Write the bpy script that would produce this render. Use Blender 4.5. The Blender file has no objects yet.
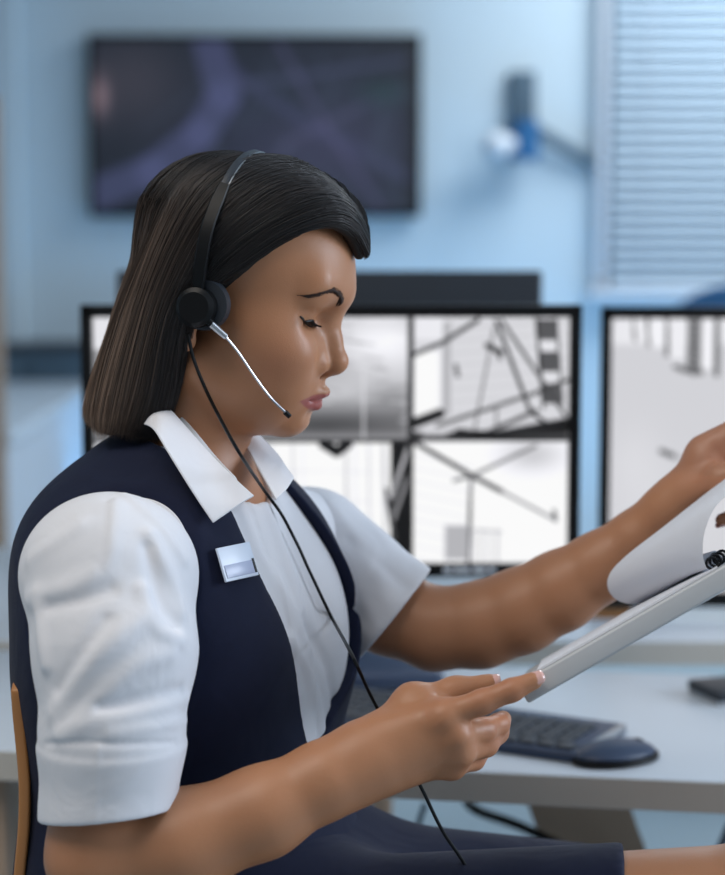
import bpy, bmesh, math, random, time
import numpy as np
from mathutils import Vector, Matrix
T0 = time.time()
random.seed(7); RNG = np.random.default_rng(7)
SC = bpy.context.scene
COL = SC.collection
# ------------------------------------------------------------------ camera
FPX = 1875.0; W_, H_ = 725, 875
CAM = np.array([0.0, -1.55, 1.29]); PITCH = math.atan((437.5-227)/FPX)
def ray(px, py):
    x = (px-W_/2)/FPX; y = -(py-H_/2)/FPX
    c, s = math.cos(PITCH), math.sin(PITCH)
    return np.array([x, c+y*s, -s+y*c])          # looking along +Y, pitched down
def P(px, py, Y):
    r = ray(px, py); t = (Y-CAM[1])/r[1]; return CAM+r*t
def PZ(px, py, Z):
    r = ray(px, py); t = (Z-CAM[2])/r[2]; return CAM+r*t
def proj(p):
    d = np.asarray(p, float)-CAM; c, s = math.cos(PITCH), math.sin(PITCH)
    dep = d[..., 1]*c-d[..., 2]*s; up = d[..., 1]*s+d[..., 2]*c
    return W_/2+FPX*d[..., 0]/dep, H_/2-FPX*up/dep
cam = bpy.data.cameras.new('camera'); co = bpy.data.objects.new('camera', cam); COL.objects.link(co)
co.location = CAM; co.rotation_euler = (math.pi/2-PITCH, 0, 0)
cam.sensor_fit = 'HORIZONTAL'; cam.sensor_width = 36; cam.lens = FPX/W_*36
cam.clip_start = 0.05; cam.clip_end = 60
cam.dof.use_dof = True; cam.dof.focus_distance = 1.46; cam.dof.aperture_fstop = 4.4
SC.camera = co
# ------------------------------------------------------------------ materials
def srgb(r, g, b):
    f = lambda v: (v/255/12.92 if v/255 <= .04045 else ((v/255+.055)/1.055)**2.4)
    return (f(r), f(g), f(b), 1)
def mat(name, col, rough=.5, metal=0, bump=0, bscale=200, var=0, vscale=8, spec=.5, sss=0, attr=None, sheen=0, coat=0, emis=0, aniso=None):
    m = bpy.data.materials.new(name); m.use_nodes = True
    nt = m.node_tree; n = nt.nodes; b = n['Principled BSDF']
    b.inputs['Base Color'].default_value = col; b.inputs['Roughness'].default_value = rough
    b.inputs['Metallic'].default_value = metal; b.inputs['Specular IOR Level'].default_value = spec
    b.inputs['Sheen Weight'].default_value = sheen; b.inputs['Coat Weight'].default_value = coat
    if sss:
        b.inputs['Subsurface Weight'].default_value = sss; b.inputs['Subsurface Radius'].default_value = (1, .35, .2)
        b.inputs['Subsurface Scale'].default_value = .006
    tc = n.new('ShaderNodeTexCoord'); src = None
    if attr:
        a = n.new('ShaderNodeAttribute'); a.attribute_name = attr; src = a.outputs['Color']
        nt.links.new(src, b.inputs['Base Color'])
    if var:
        nz = n.new('ShaderNodeTexNoise'); nz.inputs['Scale'].default_value = vscale; nz.inputs['Detail'].default_value = 4
        nt.links.new(tc.outputs['Object'], nz.inputs['Vector'])
        mr = n.new('ShaderNodeMapRange'); mr.inputs['To Min'].default_value = 1-var; mr.inputs['To Max'].default_value = 1+var
        nt.links.new(nz.outputs['Fac'], mr.inputs['Value'])
        mx = n.new('ShaderNodeMix'); mx.data_type = 'RGBA'; mx.blend_type = 'MULTIPLY'; mx.inputs[0].default_value = 1
        if src: nt.links.new(src, mx.inputs[6])
        else: mx.inputs[6].default_value = col
        nt.links.new(mr.outputs['Result'], mx.inputs[7]); nt.links.new(mx.outputs[2], b.inputs['Base Color'])
    if bump:
        nz = n.new('ShaderNodeTexNoise'); nz.inputs['Scale'].default_value = bscale; nz.inputs['Detail'].default_value = 3
        nt.links.new(tc.outputs['Object'], nz.inputs['Vector'])
        bp = n.new('ShaderNodeBump'); bp.inputs['Strength'].default_value = bump; bp.inputs['Distance'].default_value = .001
        nt.links.new(nz.outputs['Fac'], bp.inputs['Height']); nt.links.new(bp.outputs['Normal'], b.inputs['Normal'])
    if emis:
        b.inputs['Emission Strength'].default_value = emis; b.inputs['Emission Color'].default_value = col
        if attr: nt.links.new(src, b.inputs['Emission Color'])
    return m
# ------------------------------------------------------------------ object helpers
def tag(o, label=None, cat=None, group=None, kind=None):
    if label: o['label'] = label
    if cat: o['category'] = cat
    if group: o['group'] = group
    if kind: o['kind'] = kind
    return o
def link(name, me, m, parent=None):
    o = bpy.data.objects.new(name, me); COL.objects.link(o)
    if m is not None: me.materials.append(m)
    if parent is not None:
        o.parent = parent; o.matrix_parent_inverse = parent.matrix_world.inverted()
    return o
def empty(name, loc, rz=0):
    o = bpy.data.objects.new(name, None); COL.objects.link(o); o.location = tuple(loc); o.rotation_euler = (0, 0, rz)
    o.empty_display_size = .05
    o.matrix_world = Matrix.Translation(Vector(loc)) @ Matrix.Rotation(rz, 4, 'Z')
    return o
def mesh_np(name, V, F, m, parent=None, smooth=True, col=None):
    """V (n,3), F (k,4) or (k,3) int arrays -> one mesh object, world coordinates"""
    me = bpy.data.meshes.new(name); V = np.asarray(V, np.float32); F = np.asarray(F, np.int32)
    me.vertices.add(len(V)); me.vertices.foreach_set('co', V.ravel())
    k = F.shape[1]; me.loops.add(F.size); me.loops.foreach_set('vertex_index', F.ravel())
    me.polygons.add(len(F)); me.polygons.foreach_set('loop_start', np.arange(0, F.size, k, dtype=np.int32))
    me.polygons.foreach_set('loop_total', np.full(len(F), k, np.int32))
    me.update(calc_edges=True); me.validate()
    if smooth: me.polygons.foreach_set('use_smooth', np.ones(len(me.polygons), bool))
    if col is not None:
        a = me.color_attributes.new('Col', 'FLOAT_COLOR', 'POINT')
        c = np.ones((len(V), 4), np.float32); c[:, :3] = col; a.data.foreach_set('color', c.ravel())
    return link(name, me, m, parent)
class BM:
    """collects simple solids into one mesh"""
    def __init__(s): s.b = bmesh.new()
    def box(s, c, size, rot=None, bev=0):
        M = Matrix.Translation(Vector(c)) @ (rot.to_4x4() if rot is not None else Matrix.Identity(4)) @ Matrix.Diagonal((*size, 1))
        r = bmesh.ops.create_cube(s.b, size=1, matrix=M)
        if bev:
            es = list({e for v in r['verts'] for e in v.link_edges})
            bmesh.ops.bevel(s.b, geom=es, offset=bev, segments=3, affect='EDGES', profile=.5)
        return s
    def cyl(s, a, b, r1, r2=None, seg=24, caps=True):
        a, b = Vector(a), Vector(b); r2 = r1 if r2 is None else r2
        q = (b-a).to_track_quat('Z', 'Y').to_matrix().to_4x4()
        bmesh.ops.create_cone(s.b, cap_ends=caps, segments=seg, radius1=r1, radius2=r2, depth=(b-a).length,
                              matrix=Matrix.Translation((a+b)/2) @ q); return s
    def sph(s, c, r, rot=None, seg=24):
        r = (r, r, r) if not hasattr(r, '__len__') else r
        M = Matrix.Translation(Vector(c)) @ (rot.to_4x4() if rot is not None else Matrix.Identity(4)) @ Matrix.Diagonal((*r, 1))
        bmesh.ops.create_uvsphere(s.b, u_segments=seg, v_segments=seg//2, radius=1, matrix=M); return s
    def tube(s, pts, r, seg=10, cap=True):
        pts = [Vector(p) for p in pts]; n = len(pts); rr = r if hasattr(r, '__len__') else [r]*n
        rings = []; up = Vector((.13, .31, .94)); prev = None
        for i, p in enumerate(pts):
            t = (pts[min(i+1, n-1)]-pts[max(i-1, 0)]).normalized()
            u = (prev if prev is not None else up); u = (u-t*u.dot(t)).normalized(); prev = u; v = t.cross(u)
            rings.append([s.b.verts.new(p+(u*math.cos(2*math.pi*j/seg)+v*math.sin(2*math.pi*j/seg))*rr[i]) for j in range(seg)])
        for i in range(n-1):
            for j in range(seg):
                s.b.faces.new((rings[i][j], rings[i][(j+1) % seg], rings[i+1][(j+1) % seg], rings[i+1][j]))
        if cap: s.b.faces.new(rings[0][::-1]); s.b.faces.new(rings[-1])
        return s
    def prism(s, poly, d):
        """poly: list of 3D points, extruded by vector d"""
        d = Vector(d); a = [s.b.verts.new(Vector(p)) for p in poly]; b = [s.b.verts.new(Vector(p)+d) for p in poly]
        n = len(a); s.b.faces.new(a); s.b.faces.new(b[::-1])
        for i in range(n): s.b.faces.new((a[i], b[i], b[(i+1) % n], a[(i+1) % n]))
        return s
    def out(s, name, m, parent=None, smooth=True, angle=35):
        bmesh.ops.recalc_face_normals(s.b, faces=s.b.faces)
        me = bpy.data.meshes.new(name); s.b.to_mesh(me); s.b.free()
        if smooth:
            me.polygons.foreach_set('use_smooth', np.ones(len(me.polygons), bool))
            me.set_sharp_from_angle(angle=math.radians(angle))
        return link(name, me, m, parent)
def spline(pts, n):
    """Catmull-Rom through pts (k,d) -> n samples"""
    p = np.asarray(pts, float); k = len(p); q = np.vstack([2*p[0]-p[1], p, 2*p[-1]-p[-2]])
    t = np.linspace(0, k-1-1e-9, n); i = t.astype(int); f = (t-i)[:, None]
    a, b, c, d = q[i], q[i+1], q[i+2], q[i+3]
    return .5*((2*b)+(c-a)*f+(2*a-5*b+4*c-d)*f**2+(3*b-a-3*c+d)*f**3)
# ------------------------------------------------------------------ implicit surfaces
class SDF:
    def __init__(s): s.ops = []
    def add(s, fn, c, r, k=.01, kind='u'): s.ops.append((kind, k, fn, np.asarray(c, float), r)); return s
    def cone(s, a, ra, b, rb, k=.01, kind='u'):
        a, b = np.asarray(a, float), np.asarray(b, float); ba = b-a; l2 = max(ba@ba, 1e-12)
        def fn(p):
            pa = p-a; h = np.clip(pa@ba/l2, 0, 1)
            return np.sqrt(((pa-h[:, None]*ba)**2).sum(1))-(ra+(rb-ra)*h)
        return s.add(fn, (a+b)/2, math.sqrt(l2)/2+max(ra, rb), k, kind)
    def chain(s, pts, rs, k=.01, kind='u'):
        for i in range(len(pts)-1): s.cone(pts[i], rs[i], pts[i+1], rs[i+1], k, kind)
        return s
    def ell(s, c, r, R=None, k=.01, kind='u'):
        c = np.asarray(c, float); r = np.asarray(r, float); R = np.eye(3) if R is None else R   # columns of R = axes
        def fn(p):
            q = (p-c)@R; k0 = np.sqrt(((q/r)**2).sum(1)); k1 = np.sqrt(((q/r**2)**2).sum(1))+1e-9
            return np.where(k0 < 1e-6, -r.min(), k0*(k0-1)/k1)
        return s.add(fn, c, max(r), k, kind)
    def plane(s, c, n, k=.003, kind='s'):
        """removes (kind s) the half space on the side n points to"""
        c = np.asarray(c, float); n = np.asarray(n, float)/np.linalg.norm(n)
        return s.add(lambda p: -(p-c)@n, (0, 0, 0), 1e3, k, kind)
    def disp(s, fn): s.ops.append(('d', 0, fn, np.zeros(3), 1e3)); return s
    def ev(s, p, cull=True):
        p = np.asarray(p, float); d = np.full(len(p), 1.0)
        if cull: c0 = (p.min(0)+p.max(0))/2; R0 = np.sqrt(((p-c0)**2).sum(1).max())
        for kind, k, fn, c, r in s.ops:
            if kind == 'd': d = d-fn(p); continue
            if cull and r < 1e2 and np.linalg.norm(c-c0)-R0-r > k+.035: continue
            e = fn(p)
            if kind == 'u':
                h = np.maximum(k-np.abs(d-e), 0)/k; d = np.minimum(d, e)-h*h*k/4
            elif kind == 's':
                e = -e; h = np.maximum(k-np.abs(d-e), 0)/k; d = np.maximum(d, e)+h*h*k/4
            elif kind == 'i':
                h = np.maximum(k-np.abs(d-e), 0)/k; d = np.maximum(d, e)+h*h*k/4
        return d
    def bounds(s):
        lo = np.min([c-r for kd, k, f, c, r in s.ops if kd == 'u' and r < 1e2], 0); hi = np.max([c+r for kd, k, f, c, r in s.ops if kd == 'u' and r < 1e2], 0)
        return lo-.02, hi+.02
    def evs(s, p, n=400):
        return np.concatenate([s.ev(p[i:i+n]) for i in range(0, len(p), n)]) if len(p) else np.zeros(0)
def extract(sdf, res, lo=None, hi=None, smooth=1, B=8):
    l, h = sdf.bounds(); lo = l if lo is None else np.maximum(l, lo); hi = h if hi is None else np.minimum(h, hi)
    bs = B*res; nb = np.ceil((hi-lo)/bs).astype(int)
    # coarse hierarchy: 4x4x4 groups of blocks first
    g = 4; ng = -(-nb//g); G = np.stack(np.meshgrid(*[np.arange(n) for n in ng], indexing='ij'), -1).reshape(-1, 3)
    gc = lo+(G+.5)*bs*g; keep = []
    for i in range(0, len(G), 64):
        d = sdf.ev(gc[i:i+64], cull=False); keep.append(np.abs(d) < bs*g*.87*1.5+.01)
    G = G[np.concatenate(keep)]
    off = np.stack(np.meshgrid(*[np.arange(g)]*3, indexing='ij'), -1).reshape(-1, 3)
    blocks = []
    for q in G:
        b = q*g+off; c = lo+(b+.5)*bs; d = sdf.ev(c); blocks.append(b[np.abs(d) < bs*.87*1.6+.002])
    blocks = np.concatenate(blocks)
    o9 = np.stack(np.meshgrid(*[np.arange(B+1)]*3, indexing='ij'), -1).reshape(-1, 3)
    NB = nb*B+B; key = lambda c: (c[..., 0].astype(np.int64)*(NB[1]+2)+c[..., 1])*(NB[2]+2)+c[..., 2]
    VK, VP, FK = [], [], []
    corners = [(i, j, k) for i in (0, 1) for j in (0, 1) for k in (0, 1)]
    edges = [(a, b) for a in range(8) for b in range(a+1, 8) if sum(abs(x-y) for x, y in zip(corners[a], corners[b])) == 1]
    for b in blocks:
        pts = lo+(b*B+o9)*res; D = sdf.ev(pts).reshape(B+1, B+1, B+1)
        if D.min() > 0 or D.max() < 0: continue
        S = D < 0
        cs = np.stack([S[i:i+B, j:j+B, k:k+B] for i, j, k in corners]); ct = cs.sum(0); act = (ct > 0) & (ct < 8)
        if act.any():
            idx = np.argwhere(act); dv = np.stack([D[i:i+B, j:j+B, k:k+B][act] for i, j, k in corners])
            acc = np.zeros((len(idx), 3)); cnt = np.zeros(len(idx))
            for a, c in edges:
                da, db = dv[a], dv[c]; m = (da < 0) != (db < 0); t = np.where(m, da/(da-db+1e-12*(da == db)), 0)
                pa, pb = np.array(corners[a]), np.array(corners[c])
                acc += np.where(m[:, None], pa+(pb-pa)*t[:, None], 0); cnt += m
            VP.append(lo+(b*B+idx+acc/cnt[:, None])*res); VK.append(key(b*B+idx))
        for ax in range(3):
            e = [0, 0, 0]; e[ax] = 1
            A = S[:B, :B, :B]; Cc = S[e[0]:B+e[0], e[1]:B+e[1], e[2]:B+e[2]]
            x = np.argwhere(A != Cc)
            if len(x) == 0: continue
            fl = A[x[:, 0], x[:, 1], x[:, 2]]; gc_ = b*B+x
            u, v = [(1, 2), (2, 0), (0, 1)][ax]; eu = np.zeros(3, int); ev_ = np.zeros(3, int); eu[u] = 1; ev_[v] = 1
            q = np.stack([key(gc_-eu-ev_), key(gc_-ev_), key(gc_), key(gc_-eu)], 1)
            q[~fl] = q[~fl][:, ::-1]; FK.append(q)
    VK = np.concatenate(VK); VP = np.concatenate(VP); FK = np.concatenate(FK)
    o = np.argsort(VK); sk = VK[o]; f = np.searchsorted(sk, FK); f = np.minimum(f, len(sk)-1)
    ok = (sk[f] == FK).all(1); F = o[f[ok]]
    V = VP
    for _ in range(smooth):
        acc = np.zeros_like(V); cnt = np.zeros(len(V))
        for a in range(4):
            np.add.at(acc, F[:, a], V[F[:, (a+1) % 4]]); np.add.at(acc, F[:, (a+1) % 4], V[F[:, a]])
            np.add.at(cnt, F[:, a], 1); np.add.at(cnt, F[:, (a+1) % 4], 1)
        V = np.where(cnt[:, None] > 0, .4*V+.6*acc/np.maximum(cnt, 1)[:, None], V)
    return V, F
# ================================================================== ROOM
M = {}
M['wall'] = mat('wall_paint', srgb(196, 210, 218), .85, var=.04, vscale=1.2)
M['floor'] = mat('floor_vinyl', srgb(150, 165, 172), .55, var=.06, vscale=3)
M['ceil'] = mat('ceiling_paint', srgb(225, 228, 230), .9, var=.02)
M['white'] = mat('white_lacquer', srgb(206, 212, 220), .4, var=.015, vscale=5)
M['black'] = mat('black_plastic', srgb(10, 11, 13), .4, var=.1, vscale=30, spec=.25)
M['dark'] = mat('charcoal_plastic', srgb(36, 42, 50), .45, bump=.1, bscale=900, var=.08, vscale=20)
M['blueplastic'] = mat('slate_plastic', srgb(48, 62, 86), .42, var=.05, vscale=20)
M['key'] = mat('key_plastic', srgb(58, 64, 72), .5, var=.06, vscale=60)
M['metal'] = mat('brushed_metal', srgb(190, 192, 195), .28, metal=1, var=.05, vscale=60)
M['desk'] = mat('desk_laminate', srgb(206, 214, 222), .38, var=.015, vscale=6)
M['deskedge'] = mat('desk_edge_band', srgb(196, 192, 184), .5, var=.03, vscale=30)
M['leg'] = mat('leg_beige', srgb(168, 146, 126), .55, var=.05, vscale=14)
M['blind'] = mat('blind_slat', srgb(158, 178, 194), .5, var=.02)
M['blue'] = mat('blue_plastic', srgb(28, 92, 140), .4, var=.05)
M['cabinet'] = mat('cabinet_grey', srgb(70, 92, 108), .6, var=.05)
M['wood'] = mat('warm_wood', srgb(176, 122, 72), .45, var=.2, vscale=14)
M['cream'] = mat('cream_card', srgb(222, 214, 190), .6, var=.03)
def struct(bm, name, m):
    o = bm.out(name, m, smooth=False); return tag(o, kind='structure')
YW = 5.35
struct(BM().box((0, YW+.05, 1.45), (7.4, .1, 2.9)), 'wall_back', M['wall'])
struct(BM().box((-3.65, 1.0, 1.45), (.1, 8.6, 2.9)), 'wall_left', M['wall'])
struct(BM().box((3.65, 1.0, 1.45), (.1, 8.6, 2.9)), 'wall_right', M['wall'])
struct(BM().box((0, 1.0, -.05), (7.4, 8.8, .1)), 'floor', M['floor'])
struct(BM().box((0, 1.0, 2.95), (7.4, 8.8, .1)), 'ceiling', M['ceil'])
struct(BM().box((0, YW-.008, .05), (7.2, .016, .1), bev=.003), 'baseboard_back', M['white'])
# pilaster at the left of the picture
a = P(14, 100, YW-.04)
struct(BM().box((a[0]-.06, YW-.04, 1.45), (.16, .08, 2.9), bev=.01), 'trim_1', M['wall'])
# ------------------------------------------------------------------ window with blinds (right of the back wall)
wx0 = P(598, 100, YW-.05)[0]; wz0 = P(660, 290, YW-.05)[2]; wx1 = wx0+1.5; wz1 = 2.55
M['glass'] = mat('window_glass', srgb(120, 150, 175), .08, spec=.6, var=.02)
fr = BM()
fr.box((wx0+.02, YW-.03, (wz0+wz1)/2), (.04, .07, wz1-wz0), bev=.006).box((wx1-.02, YW-.03, (wz0+wz1)/2), (.04, .07, wz1-wz0), bev=.006)
fr.box(((wx0+wx1)/2, YW-.03, wz1-.02), (wx1-wx0, .07, .04), bev=.006).box(((wx0+wx1)/2, YW-.05, wz0-.015), (wx1-wx0+.06, .12, .03), bev=.006)
fw = struct(fr, 'window_1', M['white'])
BM().box(((wx0+wx1)/2, YW-.006, (wz0+wz1)/2), (wx1-wx0-.07, .008, wz1-wz0-.04)).out('pane', M['glass'], fw)
bl = empty('window_blind', ((wx0+wx1)/2, YW-.07, wz0))
tag(bl, 'pale blue horizontal venetian blind covering the window at the upper right', 'blind')
s_ = BM(); z = wz0+.035; ti = Matrix.Rotation(math.radians(60), 3, 'X')
while z < wz1-.05:
    s_.box(((wx0+wx1)/2, YW-.085, z), (wx1-wx0-.1, .045, .002), ti); z += .0415
s_.out('slats', M['blind'], bl)
BM().box(((wx0+wx1)/2, YW-.085, wz1-.03), (wx1-wx0-.09, .05, .04), bev=.004).out('head_rail', M['white'], bl)
BM().box(((wx0+wx1)/2, YW-.085, wz0+.012), (wx1-wx0-.1, .045, .014), bev=.004).out('bottom_rail', M['white'], bl)
c_ = BM()
for fx in (.12, .5, .88): c_.tube([(wx0+(wx1-wx0)*fx, YW-.11, wz0+.01), (wx0+(wx1-wx0)*fx, YW-.11, wz1-.04)], .0016, 6)
c_.out('cords', M['white'], bl)
# ------------------------------------------------------------------ pictures drawn on screens
class Ras:
    con = 1.0
    def __init__(s, x0, y0, x1, y1, n, v=(.8, .8, .82)):
        s.x0, s.y0, s.x1, s.y1 = x0, y0, x1, y1; s.w = n; s.h = int(n*(y1-y0)/(x1-x0)); s.X, s.Y = np.meshgrid(np.linspace(x0, x1, s.w), np.linspace(y0, y1, s.h))
        s.I = np.ones((s.h, s.w, 3))*np.array(v)
    def mix(s, a, v): s.I = s.I*(1-a[..., None])+np.array(v if hasattr(v, '__len__') else (v, v, v*1.02))*a[..., None]; return s
    def line(s, pts, w, v, a=1.):
        for (x0, y0), (x1, y1) in zip(pts[:-1], pts[1:]):
            dx, dy = x1-x0, y1-y0; l = dx*dx+dy*dy+1e-9; h = np.clip(((s.X-x0)*dx+(s.Y-y0)*dy)/l, 0, 1)
            d = np.hypot(s.X-x0-h*dx, s.Y-y0-h*dy); s.mix(a*np.clip(w/2-d+.7, 0, 1), v)
        return s
    def rect(s, x0, y0, x1, y1, v, a=1., f=1.):
        m = np.clip(np.minimum(np.minimum(s.X-x0, x1-s.X), np.minimum(s.Y-y0, y1-s.Y))/f+.5, 0, 1); return s.mix(m*a, v)
    def blob(s, x, y, rx, ry, v, a=1.): return s.mix(a*np.exp(-(((s.X-x)/rx)**2+((s.Y-y)/ry)**2)), v)
    def mesh(s, name, m, parent, o, ux, uz, gamma=2.2):
        """o top-left corner, ux / uz vectors along the width and down the height"""
        u = (s.X-s.x0)/(s.x1-s.x0); v = (s.Y-s.y0)/(s.y1-s.y0)
        V = np.asarray(o)+u[..., None]*np.asarray(ux)+v[..., None]*np.asarray(uz); i = np.arange(s.h*s.w).reshape(s.h, s.w)
        F = np.stack([i[:-1, :-1], i[1:, :-1], i[1:, 1:], i[:-1, 1:]], -1).reshape(-1, 4)
        return mesh_np(name, V.reshape(-1, 3), F, m, parent, False, np.clip((s.I-.5)*s.con+.5+.02*(s.con-1)/.2, 0, 1).reshape(-1, 3)**gamma)
M['screen'] = mat('lit_screen', (0, 0, 0, 1), .35, attr='Col', emis=1.0)
M['screen'].node_tree.links.remove(M['screen'].node_tree.nodes['Principled BSDF'].inputs['Base Color'].links[0])
M['screen'].node_tree.nodes['Principled BSDF'].inputs['Base Color'].default_value = (.01, .01, .01, 1)
M['tvscreen'] = M['screen'].copy(); M['tvscreen'].name = 'dim_screen'
M['screen'].node_tree.nodes['Principled BSDF'].inputs['Emission Strength'].default_value = .95
M['tvscreen'].node_tree.nodes['Principled BSDF'].inputs['Emission Strength'].default_value = .8
M['tvscreen'].node_tree.nodes['Principled BSDF'].inputs['Roughness'].default_value = .5
# ------------------------------------------------------------------ wall display
tl, br = P(87, 34, YW-.07), P(421, 217, YW-.07)
tv = empty('wall_display', ((tl[0]+br[0])/2, YW-.07, br[2])); tag(tv, 'large flat wall screen with a dim purple-grey street map, on the blue back wall', 'television')
cx, cz, w, h = (tl[0]+br[0])/2, (tl[2]+br[2])/2, br[0]-tl[0], tl[2]-br[2]
BM().box((cx, YW-.045, cz), (w, .05, h), bev=.004).out('housing', M['black'], tv)
BM().box((cx, YW-.01, cz), (.4, .02, .3)).out('wall_mount', M['black'], tv)
r = Ras(0, 0, 334, 183, 200, (.10, .12, .17))
rg = np.random.default_rng(3)
r.blob(40, 45, 60, 55, (.26, .25, .29), .8).blob(235, 110, 110, 80, (.25, .25, .36), .8).blob(200, 60, 60, 30, (.15, .18, .24), .7)
r.line([(0, 165), (60, 140), (110, 100), (135, 60), (120, 0)], 34, (.32, .34, .50), .65).line([(120, 0), (150, 40), (230, 95), (334, 150)], 12, (.27, .28, .42), .5)
r.line([(140, 50), (334, 20)], 7, (.28, .3, .42), .6).line([(190, 0), (240, 90), (300, 183)], 7, (.34, .33, .48), .5).line([(160, 183), (200, 110), (300, 60), (334, 55)], 7, (.33, .33, .46), .5)
for i in range(22):
    x, y = rg.uniform(100, 334), rg.uniform(0, 183); a_ = rg.uniform(0, 3.1)
    r.line([(x, y), (x+90*math.cos(a_), y+90*math.sin(a_))], 3, (.26, .30, .38), .45)
r.blob(300, 55, 25, 14, (.10, .22, .22), .6).blob(6, 60, 10, 22, (.62, .52, .55), .8).rect(325, 0, 334, 183, .05, .5)
r.mesh('screen', M['tvscreen'], tv, (tl[0]+.02, YW-.0712, tl[2]-.02), (w-.04, 0, 0), (0, 0, -(h-.04)))
# ------------------------------------------------------------------ wall camera on a bracket
wc = empty('wall_lamp', P(523, 125, YW)); tag(wc, 'blue wall fixture with a white round head and a slanting arm, beside the window', 'wall lamp')
b0 = P(522, 88, YW-.02); b1 = P(524, 160, YW-.12)
BM().box((b0[0], YW-.02, (b0[2]+b1[2])/2+.05), (.10, .04, .28), bev=.01).out('back_plate', M['cabinet'], wc)
BM().cyl((b1[0], YW-.12, b1[2]), (b1[0], YW-.12, b1[2]+.14), .055, .05).cyl((b1[0], YW-.03, b1[2]+.06), (b1[0], YW-.12, b1[2]+.06), .02).out('joint', M['blue'], wc)
c0 = P(497, 146, YW-.16); BM().sph(c0, .054).cyl((c0[0], c0[1], c0[2]), (b1[0], YW-.12, b1[2]+.06), .03).out('lamp_head', M['white'], wc)
a0, a1 = P(532, 128, YW-.06), P(596, 164, YW-.035)
BM().tube([a0, a1], .022, 12).out('arm', M['cabinet'], wc)
# ------------------------------------------------------------------ desks
ZD = .75; TH = .033
pl_, pr_ = PZ(0, 750, ZD), PZ(725, 782, ZD)
ang = math.atan2(pr_[1]-pl_[1], pr_[0]-pl_[0])
def slab_desk(name, label, x0, x1, yf, yb, ang, pivot, legs, edge, lw=.05):
    """desk in a frame rotated by ang about pivot; x along the front edge"""
    R = Matrix.Rotation(ang, 3, 'Z'); pv = Vector((pivot[0], pivot[1], 0))
    g = lambda x, y, z: pv+R@Vector((x, y, z))
    e = empty(name, g((x0+x1)/2, (yf+yb)/2, 0)); tag(e, label, 'desk')
    BM().box(g((x0+x1)/2, (yf+yb)/2, ZD-TH/2), (x1-x0, yb-yf, TH), R, bev=.002).out('desktop', M['desk'], e)
    BM().box(g((x0+x1)/2, yf-.0008, ZD-TH/2), (x1-x0, .0016, TH-.003), R).out('edge_band', edge, e)
    for lx in legs:
        BM().box(g(lx, yf+.05, (ZD-TH)/2), (lw, lw, ZD-TH), R, bev=.004).out('leg', M['leg'], e)
        BM().box(g(lx, yb-.05, (ZD-TH)/2), (lw, lw, ZD-TH), R, bev=.004).out('leg', M['leg'], e)
        BM().box(g(lx, (yf+yb)/2, ZD-TH-.03), (.04, yb-yf-.15, .05), R).out('side_rail', M['leg'], e)
    return e, g
ybk = PZ(560, 663, ZD)[1]-((pl_+pr_)/2)[1]
desk, dg = slab_desk('desk', 'long white desk behind the woman, carrying keyboard, mouse and nearer monitor', -.65, 1.25, 0, ybk, ang, (pl_+pr_)/2, (-.40, 1.15), M['deskedge'])
pf = PZ(600, 641, ZD)
desk2, dg2 = slab_desk('desk', 'white desk just beyond the long one, under the monitor at the right edge', -.95, 1.3, 0, .72, 0, (0.1, pf[1]), ((P(382, 830, pf[1]+.05)[0]-.1), 1.2), M['deskedge'], .028)
# slanted wide leg and cables under the desk top
q = [P(494, 808, .62), P(596, 808, .62), P(700, 1010, .62), P(600, 1010, .62)]
for v in q[:2]: v[2] = ZD-TH
for v in q[2:]: v[2] = 0.0
q[2] = q[1]+(.26, 0, -(ZD-TH)); q[3] = q[0]+(.26, 0, -(ZD-TH))
BM().prism(q, (0, .05, 0)).out('slanted_leg', M['leg'], desk)
cb = BM().tube(spline([PZ(470, 800, .70)+(0, .1, 0), P(470, 806, .62), P(520, 826, .60), P(575, 852, .58), P(640, 880, .60), P(700, 960, .6), P(720, 1060, .7)], 40), .006).out('power_cable', M['black'])
tag(cb, 'thick black cable sagging diagonally under the desk top beside the slanted leg', 'cable')
cb = BM().tube(spline([P(425, 804, .60), P(418, 830, .60), P(424, 860, .6), P(440, 930, .62), P(470, 1050, .7)], 30), .0035).out('power_cable', M['cabinet'])
tag(cb, 'thin grey cable hanging straight down under the desk, left of the thick one', 'cable')
cb = BM().tube(spline([P(735, 815, .6), P(722, 845, .6), P(708, 885, .6), P(700, 1000, .65)], 30), .005).out('power_cable', M['blueplastic'])
tag(cb, 'dark cable hanging under the desk at the right edge of the view', 'cable')
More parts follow.
